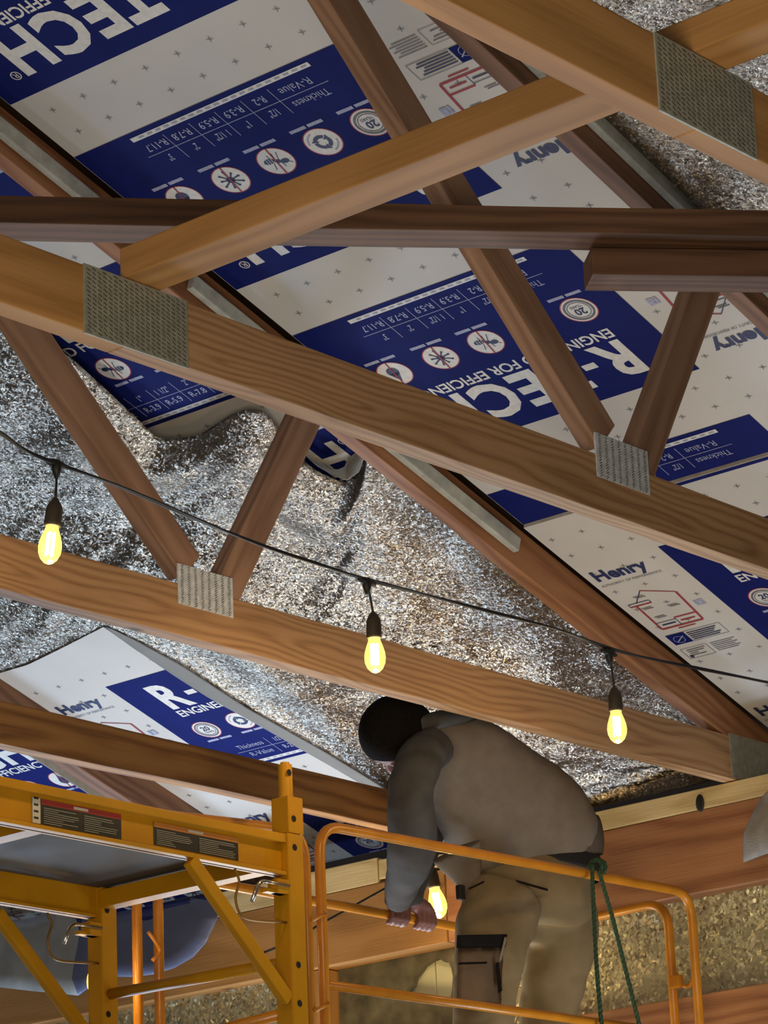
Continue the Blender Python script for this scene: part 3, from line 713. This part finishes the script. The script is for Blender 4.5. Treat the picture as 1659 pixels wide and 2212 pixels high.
o = bulb_set(onY(207, 2028, 2.72), Vector((2.652, 2.72, .806)), 'glowing bulb mostly hidden behind the far yellow scaffold post', sc=1.1, power=2.4)

# ================================================================ YELLOW SCAFFOLD
XP, YN, YF = 2.597, 2.36, 2.66
sc_r = root('scaffold', W(XP, (YN + YF) / 2, -ZC / S), 'yellow steel scaffold tower with warning labels at the lower left', 'scaffold')
PW = .0125
def holes(bm, x, y, zs, dx=.0):
    for z in zs:
        b2 = bmesh.new(); bmesh.ops.create_circle(b2, cap_ends=True, segments=14, radius=.0085)
        merge(bm, b2, Matrix.Translation(W(x + dx, y, z)) @ Matrix.Rotation(math.pi / 2, 4, 'X'), mi=1)
for y in (YN, YF):
    bm = bmesh.new()
    ubox(bm, XP - PW, XP + PW, y - PW, y + PW, -ZC / S + .03, .775, .004)
    if y == YN:
        ubox(bm, XP - .0105, XP + .0145, y - .0125, y + .0135, .7755, .818, .003)
        b2 = bmesh.new(); bmesh.ops.create_cone(b2, cap_ends=True, segments=20, radius1=.0185, radius2=.0175, depth=.045 * S)
        bmesh.ops.bevel(b2, geom=[e for e in b2.edges if abs(e.verts[0].co.z - e.verts[1].co.z) < 1e-5 and e.verts[0].co.z > 0], offset=.006, segments=2, affect='EDGES')
        merge(bm, b2, Matrix.Translation(W(XP, y, .837)))
        holes(bm, XP - .002, y - PW - .0004, [.792, .759, .626, .583]); holes(bm, XP - .003, y - .0089, [.846])
    else: holes(bm, XP - .004, y - PW - .0004, [.735, .612])
    o = part('post', bm, ['yellow', 'hole'], sc_r)
# base casters
for y in (YN, YF):
    bm = bmesh.new(); tube(bm, [W(XP, y, -ZC / S + .028) + Vector((0, -.02, 0)), W(XP, y, -ZC / S + .028) + Vector((0, .02, 0))], .060, 20)
    part('caster', bm, 'black', sc_r)
# platform side channels (C sections) and deck
for y, s_ in ((YN, 1), (YF, -1)):
    bm = bmesh.new(); z0, z1 = .726, .7735
    if s_ == 1:
        ubox(bm, 1.2, XP - PW - .0005, y - .002, y + .002, z0, z1, .001)
        ubox(bm, 1.2, XP - PW - .0005, y - .0105, y + .006, z1 - .010, z1, .002)
        ubox(bm, 1.2, XP - PW - .0005, y - .0105, y + .006, z0, z0 + .0045, .0015)
    else:
        ubox(bm, 1.2, XP - PW - .0005, y - .002, y + .002, z0, z1 - .004, .001)
        ubox(bm, 1.2, XP - PW - .0005, y - .006, y + .010, z0, z0 + .004, .0015)
    part('platform_channel', bm, 'yellow', sc_r)
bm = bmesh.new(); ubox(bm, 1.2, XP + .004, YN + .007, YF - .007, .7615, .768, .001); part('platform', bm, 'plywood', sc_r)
for x in (2.28, 1.80):
    bm = bmesh.new(); ubox(bm, x - .012, x + .012, YN + .007, YF - .007, .748, .761, .002); part('cross_member', bm, 'yellow', sc_r)
bm = bmesh.new(); ubox(bm, XP - .018, XP + .004, YN + .014, YF - .014, .736, .757, .002)
part('cross_member', bm, 'yellow', sc_r)
def ctube(name, a, b_, r, mat, parent, sq=False):
    bm = bmesh.new(); tube(bm, [WV(Vector(a)), WV(Vector(b_))], r, 16); return part(name, bm, mat, parent, smooth=False)
ctube('cross_tube', (XP, YF - .01, .636), (XP, YN + .01, .632), .0145, 'yellow', sc_r)
ctube('cross_tube', (XP - .002, YF - .01, .560), (XP - .002, YN + .01, .575), .0145, 'orangep', sc_r)
for y, xt, zt, xb, zb_ in ((YN, 2.432, .724, 2.582, .586), (YF, 2.424, .712, 2.582, .570)):
    o = lumber('diagonal_brace', (xt, y - .006, zt), (xb, y - .006, zb_), (0, 1, 0), .011, .0155, 'yellow', sc_r, bev=.003)
# latch pins and tie wires
for y, (x, z), hk in ((YN, (2.553, .7135), -1), (YF, (2.553, .712), -1)):
    bm = bmesh.new(); ubox(bm, 2.553, XP - PW, y - .008, y + .002, z - .009, z - .005, .001); ubox(bm, 2.566, XP - PW, y - .012, y + .004, z - .009, z + .007, .002)
    part('latch_bracket', bm, 'yellow', sc_r)
    bm = bmesh.new(); p = W(2.583, y - .013, z)
    tube(bm, rounded([p, p + Vector((-.105, 0, .0)), p + Vector((-.135, 0, -.055))], .02), .0052, 10); part('latch_pin', bm, 'chrome', sc_r)
    bm = bmesh.new(); p = W(2.503, y - .006, z + .010)
    tube(bm, catmull([p, p + Vector((.014, 0, -.03)), p + Vector((.0, 0, -.07)), p + Vector((.012, 0, -.105)), p + Vector((.05, 0, -.118)), W(XP - PW, y - .006, z - .040)], 5), .0033, 7)
    part('tie_wire', bm, 'wire', sc_r)
# warning labels on the near channel
def decal(x0, x1, z0, z1, head, pict):
    bm = bmesh.new(); y = YN - .0026
    def r_(a, b_, c, d, mi, k=0):
        yy = y - k * .0002; f = bm.faces.new([bm.verts.new(W(a, yy, c)), bm.verts.new(W(b_, yy, c)), bm.verts.new(W(b_, yy, d)), bm.verts.new(W(a, yy, d))]); f.material_index = mi
    ubox(bm, x0, x1, y, y + .0004, z0, z1); 
    hz = z1 - (z1 - z0) * .22; px = x0 + (.0125 if pict else 0)
    if pict:
        r_(x0, px - .001, z0, z1, 3, 1)
        for k in range(4): r_(x0 + .002, px - .004, z0 + .0045 + k * .007, z0 + .0068 + k * .007, 0, 2)
    r_(px, x1, hz, z1, head, 1)
    w = x1 - px
    r_(px + w * .40, px + w * .58, hz + .0015, z1 - .0015, 3, 2)
    for c in range(2):
        a = px + w * (.03 + .5 * c); n = 8
        for k in range(n):
            zz = z0 + .0015 + (hz - z0 - .003) * k / n; ln = w * (.44 - .10 * random.random() - (.18 if random.random() < .25 else 0))
            r_(a, a + ln, zz, zz + .0009, 4, 2)
    return part('warning_label', bm, ['decalblk', 'decalred', 'decalorg', 'decalwht', 'decaltxt'], sc_r)
decal(2.203, 2.332, .7335, .7605, 1, True)['label'] = 'black warning label with red header'
decal(2.381, 2.513, .7345, .7600, 2, False)['label'] = 'black warning label with orange header'

# ================================================================ ORANGE GUARD RAILS
RN_, RF = 2.45, 2.72
ZT = .826
def frame(label, path, mids=(), r=.0140, closed=False):
    rt = root('guard_rail', WV(Vector(path[0])), label, 'guard rail', 'orange guard rails')
    bm = bmesh.new(); pts = rounded([WV(Vector(p)) for p in path], .085, 8); tube(bm, pts, r, 16); part('rail_tube', bm, 'orangep', rt, smooth=True)
    for a, b_ in mids: 
        bm = bmesh.new(); tube(bm, [WV(Vector(a)), WV(Vector(b_))], r * .92, 14); part('mid_rail', bm, 'orangep', rt, smooth=True)
    return rt
XL, XR, ZD = 2.752, 3.508, .40
ra = frame('near orange guard rail passing in front of the worker’s waist', [(XL, RN_, ZD), (XL, RN_, ZT), (XR, RN_, ZT + .012), (XR, RN_, ZD)], [((XL + .006, RN_, .635), (XR - .006, RN_, .642))])
rb = frame('orange guard rail standing just left of the near one, mostly behind the yellow platform', [(1.15, RN_, -ZC / S), (1.15, RN_, ZT - .110), (2.726, RN_, ZT - .012), (2.726, RN_, ZD)])
rc = frame('far orange guard rail that the worker’s hands hold', [(XL, RF, ZD), (XL, RF, .813), (XR - .02, RF, .813), (XR - .02, RF, ZD)], [((XL + .006, RF, .62), (XR - .026, RF, .62))])
rd = frame('orange rail post behind the yellow scaffold, left one of the close pair', [(1.15, RF, -ZC / S), (1.15, RF, .813), (2.715, RF, .813), (2.715, RF, ZD)])
re_ = frame('end guard rail at right, just inside the near rail corner', [(XR + .003, 2.492, ZD), (XR + .003, 2.492, ZT + .008), (XR + .003, RF - .012, ZT + .004), (XR + .003, RF - .012, ZD)])
for rt, x, y, z, dx in ((ra, XL - .013, RN_, .712, -1), (ra, XL - .013, RN_, .606, -1)):
    bm = bmesh.new(); tube(bm, [W(x - .014, y, z) + Vector((0, -.012, -.012)), W(x, y, z) + Vector((0, -.016, .0)), W(x + .014, y, z) + Vector((0, -.012, .012))], .005, 8); part('rail_clip', bm, 'orangep', rt)
bm = bmesh.new(); tube(bm, catmull([W(XR, 2.490, .727) + Vector((0, -.015, .012)), W(XR, 2.474, .716), W(XR, 2.462, .712), W(XR, 2.455, .722)], 4), .006, 8)
ubox(bm, XR - .009, XR + .002, 2.472, 2.490, .712, .729, .004); part('rail_clip', bm, 'orangep', ra)
bm = bmesh.new(); tube(bm, catmull([W(2.726, RF - .008, .735), W(2.735, RF - .012, .722), W(2.743, RF - .010, .712), W(2.732, RF - .009, .700)], 4), .0055, 8); part('rail_clip', bm, 'orangep', rd)
# deck the worker stands on (below the frame) with its legs
dk = root('work_platform', W(3.12, 2.585, -ZC / S), 'raised scaffold deck under the worker, carried on legs', 'scaffold')
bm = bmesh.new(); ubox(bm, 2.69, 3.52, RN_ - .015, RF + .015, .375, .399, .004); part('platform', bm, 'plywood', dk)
for x in (2.715, 3.49):
    for y in (RN_, RF):
        bm = bmesh.new(); ubox(bm, x - .012, x + .012, y - .012, y + .012, -ZC / S, .374, .004); part('leg', bm, 'orangep', dk)
# green rope tied over the near rail
def rope(pts, r=.0062):
    P = catmull(pts, 8); bm = bmesh.new()
    for ph in (0, 2.09, 4.19):
        q = []; L = 0
        for i, p in enumerate(P):
            if i: L += (p - P[i - 1]).length
            t = (P[min(i + 1, len(P) - 1)] - P[max(i - 1, 0)]).normalized(); u = t.orthogonal().normalized(); v = t.cross(u)
            a = ph + L * 150; q.append(p + (u * math.cos(a) + v * math.sin(a)) * r * .5)
        # dense resample for the twist
        q2 = []
        Lt = 0; segs = []
        for a_, b_ in zip(P, P[1:]):
            n = max(1, int((b_ - a_).length / .006))
            for k in range(n): segs.append(a_.lerp(b_, k / n))
        segs.append(P[-1]); u0 = Vector((0, 1, 0))
        for i, p in enumerate(segs):
            if i: Lt += (p - segs[i - 1]).length
            t = (segs[min(i + 1, len(segs) - 1)] - segs[max(i - 1, 0)]).normalized(); u = (u0 - t * u0.dot(t)).normalized(); v = t.cross(u)
            a = ph + Lt * 130; q2.append(p + (u * math.cos(a) + v * math.sin(a)) * r * .55)
        tube(bm, q2, r * .62, 6)
    return bm
YR = RN_ - .012
rp = root('rope', WV(onY(1280, 1872, YR)), 'twisted green rope tied over the near orange rail, its two ends hanging down', 'rope')
part('rope_strand', rope([WV(onY(1279, 1868, YR)), WV(onY(1281, 1930, YR)), WV(onY(1285, 2020, YR)), WV(onY(1291, 2120, YR)), WV(onY(1302, 2240, YR)), WV(onY(1306, 2290, YR))]), 'rope', rp)
part('rope_strand', rope([WV(onY(1294, 1880, YR)), WV(onY(1306, 1925, YR)), WV(onY(1325, 1990, YR)), WV(onY(1350, 2090, YR)), WV(onY(1385, 2230, YR)), WV(onY(1400, 2290, YR))]), 'rope', rp)
c = WV(onY(1284, 1872, RN_)); ring = [c + Vector((.004 * math.sin(k * .8), .0205 * math.cos(k * .8), .0205 * math.sin(k * .8))) + Vector((.0022 * k, 0, 0)) for k in range(17)]
part('rope_knot', rope(ring, .0058), 'rope', rp)

# ================================================================ PLASTIC SHEETS AND SCRAPS BEHIND THE SCAFFOLD
pl = [(-40, 1990), (60, 1985), (110, 1970), (190, 1950), (215, 1985), (330, 1960), (475, 1925), (480, 1945), (468, 1990), (448, 2035), (420, 2068), (385, 2092), (345, 2106), (300, 2112), (240, 2112), (180, 2152), (60, 2140), (-40, 2128)]
XS = 3.47
o = sheet_from('plastic_sheet', [WV(onX(px, py, XS)) for px, py in pl], lambda c: Vector((-.03 * math.sin((c.y / S - 3.3) * 7) - .012 * noise.noise(c * 7), 0, 0)), ['sheetg', 'sheetb', 'sheetl'], thick=.004, sub=4,
    mi_fn=lambda c: 2 if c.y / S > 3.60 + .02 * noise.noise(c * 9) else (1 if (c.z - ZC) / S > .965 + .02 * noise.noise(c * 8) else 0))
tag(o, 'glossy grey and blue plastic sheet with a curved edge, hanging behind the yellow scaffold', 'plastic sheet')

# ================================================================ THE WORKER
SCL = FPX
def PX(px, py, y): return WV(onY(px, py, y))
def rpx(r, p): # a pixel radius at a world point, in metres
    return r * (p - Vector((0, 0, ZC))).dot(FW) / FPX
def loft(bm, pts, n=20, caps=True, mi=0):
    """pts: (px, py, depth, radius in the picture plane px, depth ratio)"""
    C = [PX(a, b_, c) for a, b_, c, *_ in pts]; R1 = [rpx(q[3], c) for q, c in zip(pts, C)]; R2 = [r * q[4] for r, q in zip(R1, pts)]
    m_ = 4; CC = catmull(C, m_); 
    def interp(R): return [v.x for v in catmull([Vector((r, 0, 0)) for r in R], m_)]
    R1, R2 = interp(R1), interp(R2); rings = []
    for i, c in enumerate(CC):
        t = (CC[min(i + 1, len(CC) - 1)] - CC[max(i - 1, 0)]).normalized(); v = (c - Vector((0, 0, ZC))).normalized()
        u = t.cross(v).normalized(); w = u.cross(t).normalized()
        rings.append([bm.verts.new(c + u * math.cos(2 * math.pi * k / n) * R1[i] + w * math.sin(2 * math.pi * k / n) * R2[i]) for k in range(n)])
    for a, b_ in zip(rings, rings[1:]):
        for k in range(n): f = bm.faces.new((a[k], a[(k + 1) % n], b_[(k + 1) % n], b_[k])); f.smooth = True; f.material_index = mi
    if caps:
        for rg, c in ((rings[0], CC[0]), (rings[-1], CC[-1])):
            f = bm.faces.new(rg)
def remeshed(o, voxel, smooth=4, disp=None):
    md = o.modifiers.new('r', 'REMESH'); md.mode = 'VOXEL'; md.voxel_size = voxel; md.use_smooth_shade = True
    m2 = o.modifiers.new('s', 'SMOOTH'); m2.iterations = smooth; m2.factor = .5
    dg = bpy.context.evaluated_depsgraph_get(); me = D.meshes.new_from_object(o.evaluated_get(dg))
    o.modifiers.clear(); old = o.data; mats = list(old.materials); o.data = me
    me.materials.clear()
    for m_ in mats: me.materials.append(m_)
    if disp:
        base = world_origin(o)
        for v in me.vertices: v.co += v.normal * disp(v.co + base)
    for p in me.polygons: p.use_smooth = True; p.material_index = 0
    return o
bpy.context.view_layer.update()
YM = 2.60
pr = root('person', W(3.12, 2.59, .400), 'person in a grey hoodie, khaki work trousers and black cap bending over the rail', 'person')
# --- body: head, neck, trunk, arms, hands, legs in one skin
bm = bmesh.new()
def ell(bm, c, rx, ry, rz, rot=None, n=24):
    b2 = bmesh.new(); bmesh.ops.create_uvsphere(b2, u_segments=n, v_segments=n // 2, radius=1)
    mt = Matrix.Translation(c) @ (rot or Matrix()) @ Matrix.Diagonal((rx, ry, rz, 1)); merge(bm, b2, mt)
loft(bm, [(1145, 1930, YM, 74, .42), (1120, 1780, YM, 98, .55), (1050, 1680, YM, 100, .5), (985, 1622, YM, 80, .5), (930, 1594, YM, 40, .8), (890, 1588, YM, 34, 1), (868, 1590, YM, 34, 1)])
hc = PX(850, 1583, YM)
back = (PX(905, 1588, YM) - hc).normalized()           # crown of the head points away from the neck, face turned down
fdir = (PX(835, 1660, YM + .02) - hc).normalized()     # where the face looks
side = back.cross(fdir).normalized(); fdir = side.cross(back).normalized()
Rh = Matrix((side, fdir, back)).transposed().to_4x4()  # x side, y face, z neck
ell(bm, hc, .074, .094, .108, Rh)
def hp_(x, y, z): return hc + (Rh @ Vector((x, y, z)))
ell(bm, hp_(0, .052, .052), .048, .045, .055, Rh)           # jaw
loft_pts = None
tube(bm, [hp_(0, .086, -.005), hp_(0, .106, .020), hp_(0, .094, .030)], .01, 10, radii=[.007, .013, .010])   # nose
for sx in (-1, 1):
    ell(bm, hp_(sx * .074, .002, .012), .010, .018, .030, Rh, 14)   # ears
    ell(bm, hp_(sx * .03, .084, -.012), .019, .009, .007, Rh, 12)   # brows
    ell(bm, hp_(sx * .03, .082, .002), .011, .009, .009, Rh, 12)    # eyes
ell(bm, hp_(0, .090, .048), .022, .008, .006, Rh, 12); ell(bm, hp_(0, .088, .057), .020, .008, .006, Rh, 12)   # lips
# arms
loft(bm, [(912, 1628, YM - .04, 34, 1), (888, 1700, YM - .045, 31, 1), (884, 1800, YM - .02, 29, 1), (878, 1850, YM + .01, 27, 1), (862, 1915, YM + .07, 22, 1), (852, 1952, YM + .105, 15, 1.1)])
loft(bm, [(960, 1640, YM + .06, 34, 1), (925, 1730, YM + .07, 31, 1), (912, 1830, YM + .08, 28, 1), (902, 1900, YM + .09, 22, 1), (895, 1945, YM + .105, 15, 1.1)])
# legs
zf = .405
loft(bm, [(1100, 1940, YM - .0, 44, .6), (1070, 1985, YM - .01, 58, .85), (1052, 2110, YM - .02, 50, 1), (1038, 2220, YM - .01, 40, 1.1), (1040, 2330, YM, 38, 1.2), (1046, 2450, YM, 28, 1.2), (1048, 2545, YM, 24, 1.3)])
loft(bm, [(1190, 1940, YM + .01, 44, .6), (1203, 1985, YM + .015, 58, .85), (1188, 2110, YM + .02, 54, 1), (1178, 2220, YM + .02, 42, 1.1), (1172, 2330, YM + .02, 38, 1.2), (1168, 2450, YM + .02, 28, 1.2), (1166, 2550, YM + .02, 24, 1.3)])
# hands: palm over the rail, four curled fingers and a thumb
raild = Vector((1, 0, 0))
def hand(bm, px, wrist_px, wy, flip):
    rc_ = W(onY(px, 1975, RF).x, RF, .813); wr = PX(*wrist_px, wy)
    top = rc_ + Vector((0, -.018, .020))
    # palm as a flattened block from wrist to knuckles
    for k in range(5):
        off = raild * (.036 - .018 * k)
        tube(bm, [wr + off * .45, wr.lerp(top, .5) + off * .8 + Vector((0, -.004, .004)), top + off], .012, 10, radii=[.016, .0145, .0115])
    ln = (.95, 1.0, .97, .85)
    for k in range(4):      # fingers wrap over and under the tube
        off = raild * (.034 - .0215 * k); l = ln[k]; p = top + off
        pts = [p + Vector((0, 0, -.002))]
        for a in (60, 20, -25, -70, -110 if l > .9 else -95):
            pts.append(rc_ + off * 1.05 + Vector((0, -math.cos(math.radians(a)), math.sin(math.radians(a)))) * .0255)
        tube(bm, pts, .01, 10, radii=[.0108, .0102, .0098, .0094, .0086, .0072])
    s_ = -1 if flip else 1
    b0 = wr.lerp(top, .45) + raild * (.024 * s_)
    tube(bm, [b0, b0 + Vector((.020 * s_, .006, -.012)), rc_ + raild * (.052 * s_) + Vector((0, .004, .024)), rc_ + raild * (.046 * s_) + Vector((0, .026, .004))], .012, 10, radii=[.0135, .0125, .0108, .0085])
hand(bm, 851, (852, 1948), YM + .102, False)
hand(bm, 908, (896, 1946), YM + .103, True)
body = part('body', bm, 'skin', pr, origin=Vector(pr.location))
remeshed(body, .0042, 1)
# --- cap
bm = bmesh.new()
ell(bm, hc - back * .004 - fdir * .006, .084, .104, .118, Rh, 32)
ell(bm, hc - fdir * .02 + back * .055, .078, .080, .070, Rh, 28)
bmesh.ops.bisect_plane(bm, geom=bm.verts[:] + bm.edges[:] + bm.faces[:], plane_co=hc + fdir * .058 + back * .01, plane_no=(fdir + back * .35).normalized(), clear_outer=True)
cap = part('knit_cap', bm, 'cap', pr, smooth=True); cap['label'] = 'black close-fitting cap'
# --- hoodie
bm = bmesh.new()
loft(bm, [(1168, 1862, YM, 146, .66), (1136, 1800, YM, 157, .66), (1068, 1728, YM, 142, .64), (1010, 1668, YM, 126, .62), (965, 1628, YM, 102, .62), (935, 1598, YM, 62, .8), (915, 1584, YM, 44, .9)], n=28)
loft(bm, [(1010, 1590, YM, 60, .8), (955, 1578, YM, 46, 1.0), (912, 1574, YM, 34, 1.1)], n=20)
def folds(c):
    return .008 * noise.noise(Vector((c.x * 4, c.y * 4, c.z * 2.2))) + .003 * noise.noise(c * 11) + .004 * math.sin((c.x * 14 + c.z * 9)) * max(0, .5 - abs(c.z - 3.32) * 2)
# front of the hem hanging down
loft(bm, [(985, 1835, YM + .01, 62, .5), (1004, 1880, YM + .01, 44, .4), (1016, 1920, YM + .01, 26, .4), (1022, 1946, YM + .01, 14, .5)], n=16)
hd = part('hoodie', bm, 'hoodie', pr, origin=Vector(pr.location)); remeshed(hd, .0085, 5, folds)
hd['label'] = 'grey-brown hooded sweatshirt with darker sleeves'
def crease(c): return .009 * (abs(noise.noise(Vector((c.x * 6 + c.z * 5, c.y * 6, c.z * 13)))) - .2) + .003 * noise.noise(c * 16)
for k_ in range(2):
    bm = bmesh.new()
    if k_ == 0: loft(bm, [(938, 1614, YM - .035, 46, 1), (905, 1645, YM - .045, 50, 1), (888, 1715, YM - .045, 50, 1), (890, 1790, YM - .025, 53, 1), (888, 1842, YM + .0, 53, 1), (874, 1895, YM + .05, 42, 1), (862, 1935, YM + .088, 33, 1.1), (857, 1952, YM + .10, 28, 1.1)], n=22)
    else: loft(bm, [(975, 1630, YM + .04, 46, 1), (930, 1730, YM + .065, 44, 1), (908, 1830, YM + .08, 44, 1), (895, 1890, YM + .09, 32, 1), (893, 1935, YM + .10, 24, 1.1), (894, 1948, YM + .103, 22, 1.1)], n=22)
    sl = part('sleeve', bm, 'sleeve', hd, origin=Vector(pr.location)); remeshed(sl, .0085, 5, crease); sl['label'] = 'dark grey sleeve'
bm = bmesh.new()      # hem band
loft(bm, [(1166, 1862, YM, 137, .67), (1163, 1840, YM, 144, .68), (1158, 1812, YM, 146, .69), (1154, 1796, YM, 143, .68)], n=36, caps=False)
for v in bm.verts:
    v.co.z += .012 * noise.noise(v.co * 4)
bmesh.ops.solidify(bm, geom=bm.faces[:], thickness=.006)
hb = part('hem_band', bm, 'hoodie', hd, smooth=True)
# hood folded on the back
bm = bmesh.new()
loft(bm, [(900, 1566, YM - .03, 16, 1.2), (940, 1556, YM - .035, 19, 1.2), (990, 1549, YM - .035, 16, 1.2), (1040, 1549, YM - .03, 8, 1.2)], n=14)
part('hood', bm, 'sleeve', hd, smooth=True)
bm = bmesh.new(); q = PX(995, 1928, YM - .02); box(bm, q.x - .012, q.x + .012, q.y - .01, q.y + .01, q.z - .022, q.z + .022, .005)
part('cord_stopper', bm, 'black', hd)
# --- trousers
bm = bmesh.new()
loft(bm, [(1152, 1858, YM, 128, .62), (1150, 1900, YM, 138, .64), (1142, 1955, YM, 142, .52), (1138, 1990, YM + .01, 104, .30), (1136, 2040, YM + .015, 60, .25)], n=28)
loft(bm, [(1090, 1940, YM - .01, 84, .95), (1066, 2020, YM - .015, 82, .98), (1052, 2110, YM - .02, 72, 1), (1044, 2200, YM - .015, 64, 1.05), (1042, 2300, YM - .005, 58, 1.1), (1046, 2420, YM, 48, 1.2), (1048, 2530, YM, 44, 1.25)], n=24)
loft(bm, [(1205, 1925, YM + .0, 82, .95), (1212, 2020, YM + .003, 80, .98), (1196, 2110, YM + .012, 72, 1), (1184, 2200, YM + .02, 64, 1.05), (1176, 2300, YM + .02, 58, 1.1), (1170, 2420, YM + .02, 48, 1.2), (1168, 2535, YM + .02, 44, 1.25)], n=24)
def tf(c): 
    return .012 * noise.noise(Vector((c.x * 5 + c.z * 5, c.y * 5, c.z * 4 - c.x * 3))) + .010 * (abs(noise.noise(Vector((c.x * 7 - c.z * 6, c.y * 6, c.z * 9)))) - .2) + .005 * noise.noise(Vector((c.x * 12, c.y * 12, c.z * 7)))
tr = part('trousers', bm, 'trouser', pr, origin=Vector(pr.location)); remeshed(tr, .009, 9, tf); tr['label'] = 'khaki cargo trousers'
bm = bmesh.new()      # belt
loft(bm, [(1160, 1888, YM, 139, .66), (1160, 1868, YM, 138, .66), (1160, 1846, YM, 133, .65)], n=36, caps=False)
bmesh.ops.rotate(bm, verts=bm.verts, cent=PX(1160, 1868, YM), matrix=Matrix.Rotation(.10, 3, 'Y'))
bmesh.ops.solidify(bm, geom=bm.faces[:], thickness=.005); part('belt', bm, 'belt', tr, smooth=True)
def patch(name, quad, y, mat, thick=.012, parent=tr, n=8, dome=.010):
    A_, B_ = [PX(*quad[0], y), PX(*quad[3], y)], [PX(*quad[1], y), PX(*quad[2], y)]
    A2_, B2_ = resample(A_, n), resample(B_, n)
    vd = -(PX(*quad[0], y) - Vector((0, 0, ZC))).normalized()
    return ruled(name, A2_, B2_, n, n, lambda u, v, p: vd * dome * math.sin(math.pi * v), mat, parent, thick)
yp = YM - .058
patch('cargo_pocket', [(990, 2048), (1090, 2046), (1082, 2178), (986, 2176)], yp, 'trouser2', dome=.022)
patch('pocket_flap', [(987, 2020), (1096, 2018), (1092, 2046), (986, 2048)], yp - .006, 'belt', dome=.024)
patch('pocket_zip', [(990, 2079), (1052, 2077), (1052, 2082), (990, 2084)], yp - .011, 'black', dome=.004, thick=.002)
patch('reflective_strip', [(1090, 2024), (1096, 2024), (1082, 2078), (1077, 2078)], yp - .010, 'reflect', dome=.002, thick=.002)
patch('pocket_edge', [(1070, 2080), (1078, 2078), (1085, 2140), (1076, 2146)], yp - .008, 'black', dome=.002, thick=.003)
patch('back_pocket_slit', [(1114, 1900), (1184, 1920), (1183, 1925), (1116, 1906)], YM - .0605, 'black', dome=.002, thick=.004)
patch('back_pocket_slit', [(1012, 1918), (1046, 1902), (1046, 1907), (1014, 1922)], YM - .048, 'black', dome=.002, thick=.003)
# --- boots
for px, yb_ in ((1048, YM), (1168, YM + .02)):
    q = PX(px, 2545, yb_); z0 = .400 * S + ZC
    bm = bmesh.new(); h = q.z + .03
    d_ = Vector((-.75, .66, 0))
    ell(bm, Vector((q.x, q.y, z0 + .055)) + d_ * .05, .135, .052, .050, Matrix.Rotation(math.atan2(d_.y, d_.x), 4, 'Z'), 20)
    tube(bm, [Vector((q.x, q.y, z0 + .05)), Vector((q.x, q.y, max(h, z0 + .16)))], .056, 16)
    bmesh.ops.bisect_plane(bm, geom=bm.verts[:] + bm.edges[:] + bm.faces[:], plane_co=(0, 0, z0 + .001), plane_no=(0, 0, -1), clear_outer=True)
    part('boot', bm, 'boot', pr, smooth=True)
